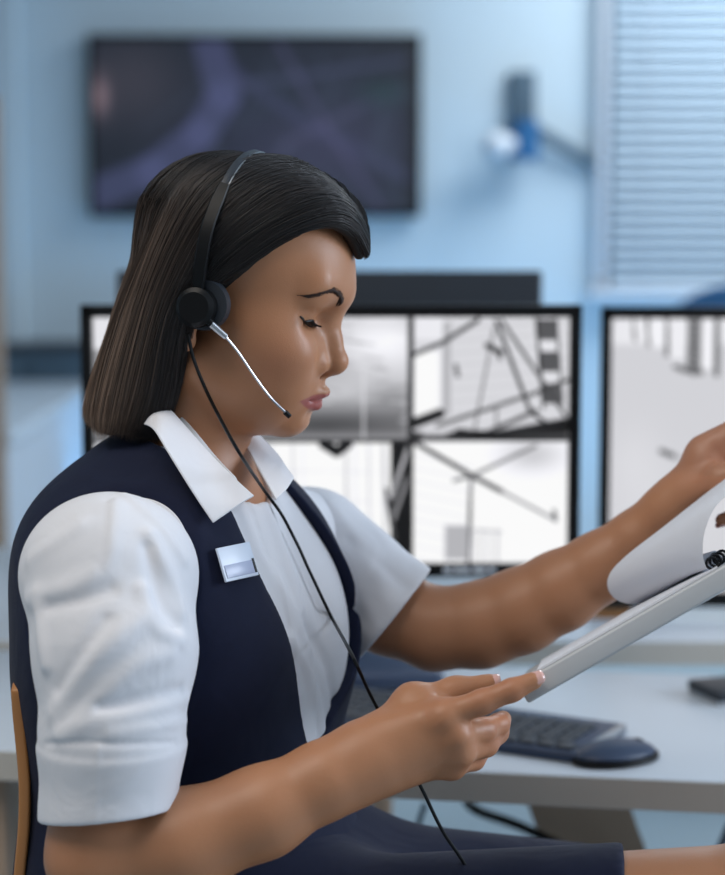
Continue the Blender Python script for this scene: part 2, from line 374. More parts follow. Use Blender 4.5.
# ------------------------------------------------------------------ monitors
def monitor(label, o, w, h, yaw, base_w, base_d, base_c, bez, ras, logo=True, tilt=0):
    """o: top-left corner of the front face"""
    ux = Vector((math.cos(yaw), math.sin(yaw), 0)); nb = Vector((-math.sin(yaw), math.cos(yaw), 0))      # nb: away from the viewer
    o = Vector(o); R = Matrix.Rotation(yaw, 3, 'Z'); dn = Vector((0, 0, -1)); c = o+ux*w/2+dn*h/2
    e = empty('monitor', (base_c[0], base_c[1], ZD), yaw); tag(e, label, 'monitor', 'computer monitors on the desks')
    bs, bt, bb = bez
    f = BM()
    f.box(o+ux*bs/2+dn*h/2+nb*.008, (bs, .016, h), R, bev=.002).box(o+ux*(w-bs/2)+dn*h/2+nb*.008, (bs, .016, h), R, bev=.002)
    f.box(o+ux*w/2+dn*bt/2+nb*.008, (w, .016, bt), R, bev=.002).box(o+ux*w/2+dn*(h-bb/2)+nb*.008, (w, .016, bb), R, bev=.002)
    f.out('bezel', M['black'], e)
    BM().box(c+nb*.026, (w-.004, .022, h-.004), R, bev=.006).out('back_cover', M['dark'], e)
    ras.mesh('screen', M['screen'], e, o+ux*bs+dn*bt+nb*.010, ux*(w-2*bs), dn*(h-bt-bb))
    b = Vector((base_c[0], base_c[1], ZD)); BM().box(b+Vector((0, 0, .012)), (base_w, base_d, .022), R, bev=.008).out('base', M['blueplastic'], e)
    t = c+nb*.05; BM().prism([Vector((t[0], t[1], ZD+.02))+ux*x+nb*0 for x in (-.035, .035)]+[Vector((t[0], t[1], c[2]))+ux*x for x in (.03, -.03)], nb*.02).out('stand', M['dark'], e)
    BM().box(c+nb*.045, (.1, .03, .1), R, bev=.004).out('mount', M['dark'], e)
    if logo:
        l = BM()
        for i, (x, ww) in enumerate(((-.028, .010), (-.016, .008), (-.006, .010), (.006, .006), (.014, .010), (.026, .008))):
            l.box(o+ux*(w*.78+x)+dn*(h-bb/2-.001)+nb*(-.0004), (ww, .0012, .006), R)
        l.out('marking', M['white'], e)
    return e
YM = .70
tl, br = P(79.5, 305, YM), P(579.5, 578, YM)
r = Ras(92, 318, 566, 564, 330, (.78, .79, .80)); r.con = 1.28
r.rect(92, 318, 253, 441, .80).rect(92, 350, 250, 441, .55).rect(92, 441, 253, 564, .85)
r.rect(253, 318, 407, 441, .72).blob(380, 345, 45, 25, .88, .9).blob(300, 370, 60, 18, .6, .7).rect(253, 405, 407, 441, .38, .85, 22).blob(390, 400, 30, 14, .5, .8).blob(320, 425, 60, 8, .25, .6)
for i in range(40):
    x, y = rg.uniform(255, 405), rg.uniform(320, 440); r.line([(x, y), (x+rg.uniform(10, 34), y+rg.uniform(-5, 5))], 2, rg.choice([.45, .9]), .3)
r.line([(361, 372), (361, 438)], 1.5, .8, .8)
r.rect(253, 441, 392, 564, .90)
for x, v in ((268, .75), (290, .7), (300, .82), (327, .78), (343, .62), (352, .8), (366, .7), (381, .6)): r.line([(x, 445), (x+2, 564)], 3, v, .6)
r.line([(325, 446), (331, 560)], 8, .97, .8).line([(372, 446), (374, 530)], 9, .98, .8)
for y in (470, 500, 535): r.line([(255, y), (392, y+3)], 1.5, .75, .5)
r.line([(321, 444), (334, 452), (345, 444)], 10, .08).rect(388, 441, 409, 564, .12).line([(388, 500), (406, 447)], 3, .7).line([(391, 520), (408, 470)], 3, .55).line([(384, 490), (392, 540)], 4, .3)
# upper right picture
r.rect(409, 318, 566, 441, .76).rect(412, 352, 437, 416, .90, 1, 4).rect(412, 318, 440, 340, .82).rect(440, 323, 448, 415, .62, .8).blob(545, 345, 10, 40, .86, .6)
for y in range(330, 440, 12): r.line([(450, y), (566, y-8)], 1, .66, .5)
r.line([(409, 356), (440, 343), (475, 321)], 4, .25).line([(493, 322), (528, 412), (545, 424)], 3.5, .2).line([(499, 322), (538, 379), (563, 416)], 3, .28).line([(491, 329), (472, 430)], 2, .45)
r.line([(484, 346), (498, 353)], 5, .2).line([(494, 350), (497, 358)], 4, .25).line([(453, 366), (455, 376)], 4, .4)
r.line([(435, 426), (528, 395), (566, 380)], 3.5, .3).line([(477, 436), (534, 411)], 4, .25).line([(494, 405), (494, 436)], 2, .4)
for a_, b_, c_, d_ in ((534, 320, 554, 341), (537, 352, 556, 372), (540, 384, 559, 404)): r.rect(a_, b_, c_, d_, .3, .9)
r.line([(533, 320), (541, 408)], 2.5, .2).line([(553, 320), (560, 404)], 2, .35)
r.line([(410, 424), (437, 414)], 10, .15).rect(409, 432, 566, 441, .22, .9, 3).line([(455, 432), (520, 437)], 6, .08).line([(500, 437), (566, 425)], 14, .15).rect(420, 430, 445, 436, .75, .8)
# lower right picture
r.rect(409, 441, 566, 564, .88).blob(530, 455, 30, 16, .68, .8)
for y in range(455, 560, 13): r.line([(411, y), (470, y+12)], 1, .78, .7)
r.line([(413, 443), (470, 476), (500, 492)], 4.5, .25).line([(500, 492), (553, 520)], 2.6, .5).line([(470, 476), (534, 446)], 3, .42).line([(452, 481), (470, 476)], 3, .4).line([(469, 476), (467, 564)], 3.2, .33).line([(553, 512), (554, 521)], 4, .4)
r.rect(443, 526, 467, 561, .62, .9, 3)
for x in range(472, 500, 8): r.line([(x, 530), (x, 564)], 1.4, .6, .8)
r.line([(466, 530), (500, 533)], 1.5, .6, .8)
r.rect(405, 318, 411, 564, .14, .95).rect(253, 439, 411, 443, .2, .8).rect(251, 318, 254, 564, .15).rect(409, 438, 566, 442, .15, .8).rect(92, 439, 253, 443, .15)
bc = (P(330, 660, .72)[0], ybk+((pl_+pr_)/2)[1]-.078)
monitor('wide black monitor with six greyscale security camera pictures, directly behind the woman\'s face', tl, br[0]-tl[0], tl[2]-br[2], math.radians(0.4), .27, .15, bc, (.0145, .0150, .0165), r)
YM2 = pf[1]+.13
tl = P(602, 307, YM2); hh = tl[2]-P(600, 607, YM2)[2]; ww = .715
r = Ras(613, 318, 613+530, 318+288, 250, (.83, .83, .85))
r.rect(613, 318, 1143, 345, .93, 1, 6)
for x, y1, w_ in ((637, 341, 2.2), (651, 346, 3.2), (671, 356, 4)): r.line([(x-1, 318), (x+1, y1)], w_, .25, .9)
r.rect(640, 318, 649, 340, .97).rect(655, 318, 669, 348, .97).rect(675, 318, 690, 360, .95).rect(708, 318, 720, 370, .97)
r.rect(693, 318, 706, 372, .55).line([(694, 318), (694, 372)], 3, .25).line([(705, 318), (705, 372)], 3, .28)
for y in range(325, 370, 7): r.line([(694, y), (705, y)], 1.4, .35)
r.line([(680, 368), (694, 372), (700, 376)], 4, .3).line([(686, 371), (708, 374)], 5, .4).line([(723, 318), (724, 376)], 5, .35)
for x in range(745, 1143, 44): r.line([(x, 318), (x+4, 385)], 6, .4, .8)
r.line([(667, 457), (680, 462)], 5, .15).blob(640, 470, 30, 40, .9, .5).blob(680, 520, 60, 40, .90, .5).line([(680, 462), (790, 500)], 3, .5, .5).rect(800, 420, 860, 520, .6, .6, 8)
monitor('tall black monitor with one pale camera picture, cut by the right edge of the view', tl, ww, hh, math.radians(-1.2), .24, .18, (tl[0]+ww/2, YM2+.06), (.0145, .0160, .021), r, logo=False)
# the back of a third monitor, seen above the near one
YB = pf[1]+.40
tl, br = P(116, 258, YB), P(542, 330, YB); tl[2] = P(540, 271, YB)[2]
e = empty('monitor', ((tl[0]+br[0])/2, YB+.05, ZD)); tag(e, 'charcoal monitor turned away, its back showing above the near monitor', 'monitor', 'computer monitors on the desks')
w = br[0]-tl[0]; cx = (tl[0]+br[0])/2; h = w*.58
BM().box((cx, YB+.012, tl[2]-h/2), (w, .024, h), bev=.005).box((cx, YB-.004, tl[2]-h/2), (w*.7, .02, h*.6), bev=.008).out('back_cover', M['dark'], e)
BM().box((cx, YB+.0245, tl[2]-h/2), (w-.02, .002, h-.02)).out('screen', M['black'], e)
BM().box((cx, YB-.02, (tl[2]-h/2+ZD)/2), (.06, .02, tl[2]-h/2-ZD)).out('stand', M['dark'], e)
BM().box((cx, YB+.02, ZD+.008), (.26, .2, .015), bev=.005).out('base', M['dark'], e)
# ------------------------------------------------------------------ keyboard, mouse and small things
kb = [PZ(398, 692, ZD+.012), PZ(627, 723, ZD+.012), PZ(568, 752, ZD+.012)]
print('KB', np.linalg.norm(kb[1]-kb[0]), np.linalg.norm(kb[2]-kb[1]), math.degrees(math.atan2(*(kb[1]-kb[0])[[1, 0]])))
kx = Vector(kb[1]-kb[0]).normalized(); ky = Vector((-kx.y, kx.x, 0)); kl, kd = .425, .135
ko = Vector(kb[1])-kx*kl-ky*kd; ko.z = ZD                                   # front-left corner
R = Matrix((kx, ky, Vector((0, 0, 1)))).transposed()
e = empty('keyboard', ko+kx*kl/2+ky*kd/2); tag(e, 'flat dark grey computer keyboard lying on the desk behind the hand', 'keyboard')
BM().box(ko+kx*kl/2+ky*kd/2+Vector((0, 0, .006)), (kl, kd, .011), R, bev=.003).out('housing', M['blueplastic'], e)
BM().box(ko+kx*(kl-.0025)+ky*kd*.5+Vector((0, 0, .0085)), (.0056, kd*.9, .008), R, bev=.001).out('side_trim', M['metal'], e)
nk = 0
for rw in range(6):
    n = 15; y0 = .008+rw*.0205
    x = .008
    while x < kl-.02:
        wd = .0175
        if rw == 0 and .09 < x < .10: wd = .112
        kh = .014 if rw == 5 else .017
        if nk < 98:
            BM().box(ko+kx*(x+wd/2)+ky*(y0+kh/2)+Vector((0, 0, .0128)), (wd, kh, .004), R, bev=.0012).out('key', M['key'], e); nk += 1
        x += wd+.0035
pm = PZ(615, 760, ZD); R = Matrix.Rotation(math.radians(28), 3, 'Z')
e = empty('computer_mouse', pm); tag(e, 'slim dark blue-grey computer mouse on the desk, right of the keyboard', 'mouse')
s = SDF(); Rn = np.array(R)
s.ell(pm+np.array((0, 0, .004)), (.048, .031, .017), Rn, k=.004); s.plane(pm+np.array((0, 0, .0065)), (0, 0, -1), .003)
V, F = extract(s, .0016); mesh_np('shell', V, F, M['blueplastic'], e)
s = SDF(); s.ell(pm+np.array((0, 0, .004)), (.0500, .0330, .020), Rn); s.plane(pm+np.array((0, 0, .0068)), (0, 0, 1), .001); s.plane(pm+np.array((0, 0, .0008)), (0, 0, -1), .001)
V, F = extract(s, .0016); mesh_np('base', V, F, M['black'], e)
v = Vector(pm)+R@Vector((.028, 0, .0128)); BM().cyl(v-R@Vector((0, .003, 0)), v+R@Vector((0, .003, 0)), .0065).out('scroll_wheel', M['black'], e)
pm = PZ(722, 703, ZD); R = Matrix.Rotation(math.radians(20), 3, 'Z')
e = empty('card_reader', Vector(pm)+Vector((.03, 0, 0))); tag(e, 'thin dark desk device cut by the right edge of the view, on the near desk', 'desk device')
BM().box(Vector(pm)+R@Vector((.035, .02, .011)), (.1, .07, .012), R, bev=.004).out('lid', M['dark'], e)
BM().box(Vector(pm)+R@Vector((.035, .02, .0025)), (.097, .067, .005), R, bev=.001).out('base', M['metal'], e)
# notebook on wooden tray beneath the forearm
pm = PZ(604, 618, ZD)
e = empty('wooden_tray', pm+np.array((0, .08, 0))); tag(e, 'small wooden tray with a cream pad on the far desk under the raised forearm', 'tray')
BM().box(pm+np.array((-.01, .03, .007)), (.10, .075, .014), bev=.003).out('tray', M['wood'], e)
BM().box(pm+np.array((-.01, .031, .020)), (.092, .067, .012), bev=.002).out('pad', M['cream'], e)
# blue chair back beyond the right monitor
pc = P(738, 330, 3.2)
e = empty('office_chair', (pc[0], 3.2, 0)); tag(e, 'dark blue office chair top behind the right monitor, far back', 'chair')
BM().sph((pc[0], 3.2, pc[2]-.12), (.24, .05, .24)).out('backrest', M['navychair'] if 'navychair' in M else M['blue'], e)
BM().box((pc[0], 2.98, .46), (.46, .44, .07), bev=.03).out('seat', M['blue'], e)
BM().cyl((pc[0], 3.0, .1), (pc[0], 3.0, .43), .03).box((pc[0], 3.23, .65), (.05, .03, .4)).out('column', M['black'], e)
for i in range(5):
    a_ = i*2*math.pi/5; x, y = math.cos(a_), math.sin(a_)
    lg = BM().cyl((pc[0], 3.0, .12), (pc[0]+.28*x, 3.0+.28*y, .07), .02, .014).sph((pc[0]+.28*x, 3.0+.28*y, .03), .03).out('leg', M['black'], e)
# ------------------------------------------------------------------ furniture far back at the left
a, b = PZ(-90, 374, ZD), PZ(74, 392, ZD); c = PZ(62, 432, ZD)
e = empty('desk', ((a[0]+b[0])/2, (c[1]+a[1])/2, 0)); tag(e, 'pale blue-white desk standing far back by the wall at the left edge', 'desk')
x0, x1, y0, y1 = a[0], b[0]+.02, c[1], min(a[1], 5.02)
BM().box(((x0+x1)/2, (y0+y1)/2, ZD-.02), (x1-x0, y1-y0, .04), bev=.004).out('desktop', M['desk'], e)
BM().box((x1-.04, (y0+y1)/2, (ZD-.04)/2), (.04, y1-y0-.04, ZD-.04)).out('side_panel', M['white'], e)
BM().box((x0+.04, (y0+y1)/2, (ZD-.04)/2), (.04, y1-y0-.04, ZD-.04)).out('side_panel', M['white'], e)
BM().box(((x0+x1)/2, y0+.25, .45), (x1-x0-.12, .03, .5)).out('front_panel', M['cabinet'], e)
dz = P(40, 340, 5.2)[2]
e = empty('low_cabinet', (-1.0, 5.2, 0)); tag(e, 'low grey-blue cabinet against the back wall, behind the far left desk', 'cabinet')
xr = P(82, 360, 5.2)[0]+.35; zt = P(40, 350, 5.1)[2]
BM().box((xr-.8, 5.2, zt/2), (1.6, .26, zt), bev=.006).out('carcass', M['cabinet'], e)
BM().box((xr-.8, 5.2, zt+.01), (1.64, .29, .02), bev=.004).out('top', M['dark'], e)
for i in range(3): 
    d_ = BM().box((xr-1.6+.27+.53*i, 5.064, zt/2), (.51, .014, zt-.06), bev=.003).out('door', M['cabinet'], e)
    BM().tube([(xr-1.6+.10+.53*i, 5.045, zt*.55), (xr-1.6+.10+.53*i, 5.045, zt*.75)], .006).out('handle', M['metal'], d_)
px_ = P(2, 290, y0-.12)
e = BM().box((px_[0]-.03, y0-.12, .81), (.06, .04, 1.62), bev=.006).box((px_[0]-.08, y0-.12, .015), (.2, .16, .03), bev=.006).out('partition_post', M['leg'])
tag(e, 'beige upright post standing before the back wall at the left edge', 'post')
# ================================================================== PERSON
M['skin'] = mat('skin', srgb(176, 122, 92), .40, attr='Col', var=.05, vscale=34, bump=.15, bscale=1100, spec=.36, sss=.12)
M['skin'].node_tree.nodes['Principled BSDF'].inputs['Subsurface Radius'].default_value = (1, .4, .25)
M['shirt'] = mat('white_cotton', srgb(226, 226, 230), .8, bump=.18, bscale=1400, var=.015, vscale=20, sheen=.15)
M['vest'] = mat('navy_wool', srgb(13, 21, 47), .8, bump=.3, bscale=1600, var=.12, vscale=120, sheen=.05, spec=.25)
M['hair'] = mat('hair_mass', srgb(26, 22, 21), .5, var=.2, vscale=60, spec=.4)
M['strand'] = mat('hair_strands', srgb(30, 24, 22), .36, attr='Col', spec=.55)
M['lash'] = mat('lash', srgb(12, 9, 8), .6, var=.1)
M['brow'] = mat('brow_hair', srgb(62, 42, 33), .6, var=.1)
M['eye'] = mat('eyeball', srgb(225, 220, 215), .12, attr='Col', coat=.5, var=.02, vscale=90)
M['nail'] = mat('fingernail', srgb(224, 176, 164), .16, coat=.7, var=.03, vscale=80)
def ax(*v): v = np.array(v, float); return v/np.linalg.norm(v)
RB = .0022; RH = .00125
def second_bump(m, scale, dist):
    nt = m.node_tree; b = nt.nodes['Principled BSDF']; old = b.inputs['Normal'].links[0].from_socket
    tc = nt.nodes.new('ShaderNodeTexCoord'); nz = nt.nodes.new('ShaderNodeTexNoise'); nz.inputs['Scale'].default_value = scale; nz.inputs['Detail'].default_value = 2; nz.inputs['Distortion'].default_value = 1.2
    bp = nt.nodes.new('ShaderNodeBump'); bp.inputs['Distance'].default_value = dist; bp.inputs['Strength'].default_value = 1
    nt.links.new(tc.outputs['Object'], nz.inputs['Vector']); nt.links.new(nz.outputs['Fac'], bp.inputs['Height']); nt.links.new(old, bp.inputs['Normal']); nt.links.new(bp.outputs['Normal'], b.inputs['Normal'])
second_bump(M['shirt'], 20, .0016); second_bump(M['vest'], 14, .0025); second_bump(M['skin'], 520, .00010)
# head frame --------------------------------------------------------
hp, hy = math.radians(20), math.radians(12)
HF = np.array([math.cos(hp)*math.cos(hy), -math.cos(hp)*math.sin(hy), -math.sin(hp)])
HU = np.array([math.sin(hp)*math.cos(hy), -math.sin(hp)*math.sin(hy), math.cos(hp)])
HR = np.cross(HF, HU)                                                # towards the camera (her right)
HM = np.stack([HF, HU, HR], 1)
HO = P(199, 305, -.070)-HR*.070
U = 1/1213.0
HO = HO-HF*18*U/.985-HU*6*U
BX = [-110, -95, -77, -47, -5, 20, 33, 50, 70, 90]; BY = [-110, -95, -77, -51, -10, 17, 33, 55, 73, 90]; AX = [0, -1, -2, -3, -4, -4, -5.5, -3.5, 0, 0]
def HL(a, b, s=0): return HO+HF*(a+np.interp(b, BX, AX))*U/.985+HU*np.interp(b, BX+[300], BY+[300])*U+HR*s*.001          # a, b in head pixels, s in mm
def HP(px, py, s=0):                                                 # photo pixel on the head plane s (mm)
    r_ = ray(px, py); c = HO+HR*s*.001; return CAM+r_*(((c-CAM)@HR)/(r_@HR))
# torso frame -------------------------------------------------------
ty = math.radians(28)
TF = np.array([math.cos(ty), -math.sin(ty), 0]); TS = np.array([-math.sin(ty), -math.cos(ty), 0]); TZ = np.array([0, 0, 1.])
TM = np.stack([TF, TS, TZ], 1)
# -------------------------------------------------------- body skeleton
shR, shL = P(118, 552, -.155), P(308, 550, .150)
elR, elL = P(98, 856, -.215), P(434, 629, .105)
wrR, wrL = P(366, 760, -.185), P(672, 512, .070)
nk0, nk1 = P(201, 372, .0), P(183, 480, .01)
chest = P(176, 622, .0); waist = P(190, 770, .0); hip = P(200, 905, .0)
knR, knL = P(770, 900, -.12), P(800, 925, .06)
body = SDF()
# torso
body.ell(chest, (.100, .150, .135), TM, k=.02)
body.ell(waist, (.105, .135, .17), TM, k=.05)
body.ell(hip, (.13, .17, .13), TM, k=.05)
body.chain([shR*.9+shL*.1+(0, 0, -.022), P(180, 508, .0), shL], [.038, .038, .042], k=.04)
body.cone(nk0, .046, nk1, .053, k=.03)
# legs (folded, continuing below the picture)
hR, hL = hip+TS*.08+TF*.04-TZ*.03, hip-TS*.08+TF*.04-TZ*.03
anR, anL = np.array([knR[0]+.02, knR[1], .10]), np.array([knL[0]-.03, knL[1], .10])
for h_, k_, a_ in ((hR, knR, anR), (hL, knL, anL)):
    body.cone(h_, .082, k_-(0, 0, .012), .056, k=.05).cone(k_-(0, 0, .012), .052, k_*.6+a_*.4, .050, k=.02).cone(k_*.6+a_*.4, .05, a_, .032, k=.02)
    body.cone(a_-(0, 0, .03), .034, a_+(.13, -.04, -.07), .024, k=.03)
# arms
def armmid(a, b, t, off=(0, 0, 0)): return a+(b-a)*t+np.array(off)
body.chain([shR-(0, 0, .016), armmid(shR, elR, .5), elR], [.040, .043, .036], k=.02)
body.chain([elR, P(180, 843, -.212), P(262, 812, -.205), P(325, 780, -.195), wrR], [.037, .0375, .0325, .0275, .0255], k=.012)
body.chain([shL, P(345, 582, .135), P(388, 611, .12), elL], [.048, .040, .037, .0365], k=.015)
body.chain([elL, P(480, 625, .100), P(520, 611, .095), P(560, 591, .09), P(600, 567, .085), P(640, 538, .078), wrL], [.0365, .0380, .0372, .0350, .0305, .0258, .0218], k=.008)
# ---------------- right hand: back of the hand to the camera, holding the board
rh = lambda x, y, d, : P(x, y, d)
body.cone(P(366, 752, -.185), .021, P(400, 738, -.183), .019, k=.02).cone(P(362, 770, -.185), .021, P(400, 762, -.182), .017, k=.02)
mcR = [P(443, 716, -.188), P(456, 734, -.187), P(460, 751, -.180), P(452, 765, -.172)]
for j, (x, y) in enumerate(((388, 735), (388, 746), (386, 757), (384, 768))):
    body.cone(P(x, y, -.184), .014, mcR[j], (.0118, .0115, .0108, .0095)[j], k=.011)
body.cone(P(400, 750, -.183), .0155, P(446, 744, -.181), .0125, k=.012)
body.cone(P(395, 745, -.172), .018, P(430, 742, -.165), .014, k=.012)                     # palm thickness
FING_R = {
 'index': ([mcR[0], P(482, 702, -.190), P(512, 690, -.189), P(534, 680.5, -.187)], [.0108, .0092, .0084, .0068]),
 'middle': ([mcR[1], P(484, 730, -.166), P(499, 724, -.148), P(503, 719, -.126)], [.0108, .0090, .0080, .0068]),
 'ring': ([mcR[2], P(486, 745, -.158), P(498, 733, -.138), P(500, 724, -.116)], [.0102, .0088, .0078, .0066]),
 'little': ([mcR[3], P(474, 760, -.150), P(486, 746, -.132), P(489, 735, -.112)], [.0092, .0078, .0070, .0060])}
for p_, r_ in FING_R.values(): body.chain(p_, r_, k=.0045)
THR = ([P(384, 733, -.172), P(413, 702, -.160), P(455, 691, -.152), P(490, 684, -.149)], [.0165, .0118, .0095, .0080])
body.chain(*THR, k=.010)
body.cone(P(413, 706, -.165), .011, P(443, 716, -.180), .009, k=.016)                     # web
# knuckle bumps and tendons
for m_ in mcR: body.ell(m_+(0, -.006, .0), (.0075,)*3, k=.010)
# ---------------- left hand: palm side to the camera, lifting the sheet
body.cone(P(668, 508, 0.066), .019, P(700, 474, 0.062), .020, k=.02).cone(P(684, 500, 0.062), .0155, P(712, 478, 0.058), .016, k=.015)
mcL = [P(762, 418, 0.054), P(768, 434, 0.064), P(766, 450, 0.072), P(758, 464, 0.078)]
for j, (x, y) in enumerate(((705, 452), (709, 460), (712, 468), (712, 476))):
    body.cone(P(x, y, .062), .0155, mcL[j], .0115, k=.012)
FING_L = {
 'index': ([mcL[0], P(800, 428, 0.040), P(806, 458, 0.030), P(792, 476, 0.024)], [.0100, .0088, .0078, .0066]),
 'middle': ([mcL[1], P(805, 450, 0.054), P(803, 482, 0.044), P(785, 494, 0.038)], [.0102, .0088, .0078, .0066]),
 'ring': ([mcL[2], P(796, 474, 0.066), P(788, 500, 0.054), P(764, 510, 0.046)], [.0100, .0085, .0076, .0064]),
 'little': ([mcL[3], P(778, 488, 0.078), P(758, 506, 0.066), P(722, 520, 0.056)], [.0090, .0076, .0070, .0060])}
for p_, r_ in FING_L.values(): body.chain(p_, r_, k=.0045)
THL = ([P(694, 492, 0.052), P(722, 479, 0.032), P(750, 471, 0.020), P(776, 468, 0.016)], [.0150, .0115, .0092, .0076])
body.chain(*THL, k=.010)
# crease lines of the palm
body.chain([P(725, 424, 0.044), P(713, 436, 0.042), P(717, 452, 0.040), P(728, 463, 0.036)], [.0022]*4, k=.006, kind='s')
# ---------------- head
hd = body
def hs(a, b, s, r, k=.01, kind='u'): hd.ell(HL(a, b, s), (r*.001,)*3, k=k, kind=kind)
def he(a, b, s, ra, rb, rs, k=.01, kind='u', rot=0, yaw=0):
    R = HM
    if rot or yaw:
        c, s_ = math.cos(math.radians(rot)), math.sin(math.radians(rot)); Rz = np.array([[c, -s_, 0], [s_, c, 0], [0, 0, 1]])
        c, s_ = math.cos(math.radians(yaw)), math.sin(math.radians(yaw)); Ry = np.array([[c, 0, -s_], [0, 1, 0], [s_, 0, c]])
        R = HM@Ry@Rz
    hd.ell(HL(a, b, s), (ra*.001, rb*.001, rs*.001), R, k=k, kind=kind)
def hc(a, b, s, r, a2, b2, s2, r2, k=.01, kind='u'): hd.cone(HL(a, b, s), r*.001, HL(a2, b2, s2), r2*.001, k=k, kind=kind)
he(25, 60, 0, 92, 66, 71, k=.02)                                    # cranium
he(72, 2, 0, 51, 76, 59, k=.022)                                    # face mass
for s in (-1, 1):
    hc(34, -50, s*50, 12, 102, -76, s*15, 14, k=.025)               # jaw
    he(86, 0, s*39, 26, 22, 21, k=.025)                             # cheek bone
    he(88, -36, s*28, 33, 33, 23, k=.025)                           # cheek
    hc(125, 50, s*6, 8, 112, 57, s*36, 9, k=.018)                   # brow
he(70, -60, 0, 45, 28, 40, k=.025)                                  # floor of the mouth
hs(121, -77, 0, 15, k=.014)                                         # chin
hc(119, -78, -7, 12, 119, -78, 7, 12, k=.01)
he(113, -42, 0, 24.5, 25, 27, k=.016)                               # muzzle
for s in (-1, 1):
    he(131, 30, s*31, 15, 12, 15.5, k=.014, kind='s')               # eye sockets
    he(110, 43, s*29, 13, 12, 17, k=.012)                           # lid fold below the brow
    EY = (103, 29, s*30.5)
    he(*EY, 14.2, 13.6, 14.2, k=.007)                               # lids over the eyeball
    he(108, -6, s*36, 18, 12, 14, k=.018)                           # under-eye / cheek front
# nose
hc(126.5, 33, 0, 7.2, 138, 12, 0, 6.6, k=.012); hc(138, 12, 0, 6.8, 147.5, -3, 0, 8.6, k=.008)
hs(148.5, -5, 0, 9.2, k=.006)
for s in (-1, 1):
    he(133, -11.5, s*12.5, 10, 8.2, 7.0, k=.0045)
    he(125, -8, s*14, 10, 14, 6, k=.012)
hc(147, -12, 0, 4.6, 137, -22, 0, 5, k=.006)
for s in (-1, 1): he(140, -21, s*8, 6.4, 3.8, 3.2, k=.0025, kind='s', rot=-18)
for s in (-1, 1): hc(126, -20, s*20, .9, 120, -30, s*26, .6, k=.008, kind='s')   # naso-labial fold, faint
for s in (-1, 1): he(103, -32, s*30, 19, 20, 14, k=.02)
# philtrum and lips
for s in (-1, 1):
    hc(146.0, -38.5, s*4.2, 4.5, 117, -47.5, s*29, 1.9, k=.005)
    hc(141.5, -57, s*3, 5.6, 118, -51, s*28, 2.0, k=.005)
hc(153, -47.5, 0, 1.4, 146, -48.5, 11, 1.2, k=.0018, kind='s'); hc(153, -47.5, 0, 1.4, 146, -48.5, -11, 1.2, k=.0018, kind='s')
for s in (-1, 1): hc(146, -48.5, s*11, 1.2, 117, -50, s*32, 1.4, k=.0018, kind='s')
hc(149, -27, 0, 1.0, 151, -35, 0, 1.4, k=.004, kind='s')
hc(145, -67, -9, 2.6, 145, -67, 9, 2.6, k=.010, kind='s')           # dent above the chin
# eye slit (lids lowered)
for s in (-1, 1): he(116.5, 22.4, s*31.0, 9, 2.3, 12.6, k=.0012, kind='s', rot=-20, yaw=-s*16)
for s in (-1, 1): hc(115, 36.5, s*22, .9, 110, 37, s*39, .9, k=.005, kind='s')        # lid crease
# ears
for s in (-1, 1):
    he(12, 4, s*70, 15, 27, 6, k=.008, yaw=-s*20); he(20, -27, s*67, 8, 9, 5, k=.006)
    he(15, 6, s*77, 8, 17, 4, k=.004, kind='s')
zsp = P(200, 478, 0)[2]; Vh, Fh = extract(body, RH, lo=np.array([-9, -9, zsp-.002]), smooth=1); Vb, Fb = extract(body, RB, hi=np.array([9, 9, zsp+.004]), smooth=1)
V = np.vstack([Vh, Vb]); F = np.vstack([Fh, Fb+len(Vh)])
print('body', len(V), time.time()-T0)
# colour of the skin: lips, lids, knuckles and palms have their own tint
base = np.array(srgb(180, 127, 93)[:3]); lipc = np.array(srgb(160, 90, 84)[:3]); palm = np.array(srgb(205, 142, 118)[:3]); browc = np.array(srgb(60, 42, 34)[:3])
q = (V-HO)@HM; A, Bq, S = q[:, 0]*.985/U, np.interp(q[:, 1]/U, BY+[300], BX+[300]), q[:, 2]*1000
C = np.tile(base, (len(V), 1))
def seg2(px, py, x0, y0, x1, y1):
    dx, dy = x1-x0, y1-y0; h = np.clip(((px-x0)*dx+(py-y0)*dy)/(dx*dx+dy*dy), 0, 1); return np.hypot(px-x0-h*dx, py-y0-h*dy), h
aS = np.abs(S); inface = (A > 96) & (np.abs(Bq) < 100)
ctr = -48-1.8*(aS/27)**1.3; wup = 10.5*np.clip(1-(aS/32)**1.6, 0, 1)+.6-1.6*np.exp(-(aS/2.6)**2); wlo = 12*np.clip(1-(aS/30)**2.0, 0, 1)+.6
t_ = Bq-ctr; lip = np.where(t_ > 0, np.clip((wup-t_)/2.2+.5, 0, 1), np.clip((wlo+t_)/2.2+.5, 0, 1))*(aS < 32)*inface*(A > 104)
C = C*(1-lip[:, None])+lipc*lip[:, None]
C[:, :] *= 1
cheek = .30*np.exp(-((A-100)/26)**2-((Bq+12)/24)**2-((aS-44)/22)**2)*(A > 60)*(np.abs(Bq) < 90); C = C*(1-cheek[:, None])+cheek[:, None]*np.array(srgb(176, 104, 82)[:3])
for m_ in [*mcR, *[p for k_ in FING_R for p in FING_R[k_][0][1:3]]]:
    w_ = .35*np.exp(-((V-m_)**2).sum(1)/.011**2); C = C*(1-w_[:, None])+w_[:, None]*np.array(srgb(190, 112, 88)[:3])
w_ = .6*np.clip(1-((V-P(728, 455, .05))**2).sum(1)**.5/.06, 0, 1); C = C*(1-w_[:, None])+w_[:, None]*palm
body_o = mesh_np('person', V, F, M['skin'], None, True, C)
tag(body_o, 'woman with a dark bob, white shirt and navy vest, seated, reading a clipboard', 'person')
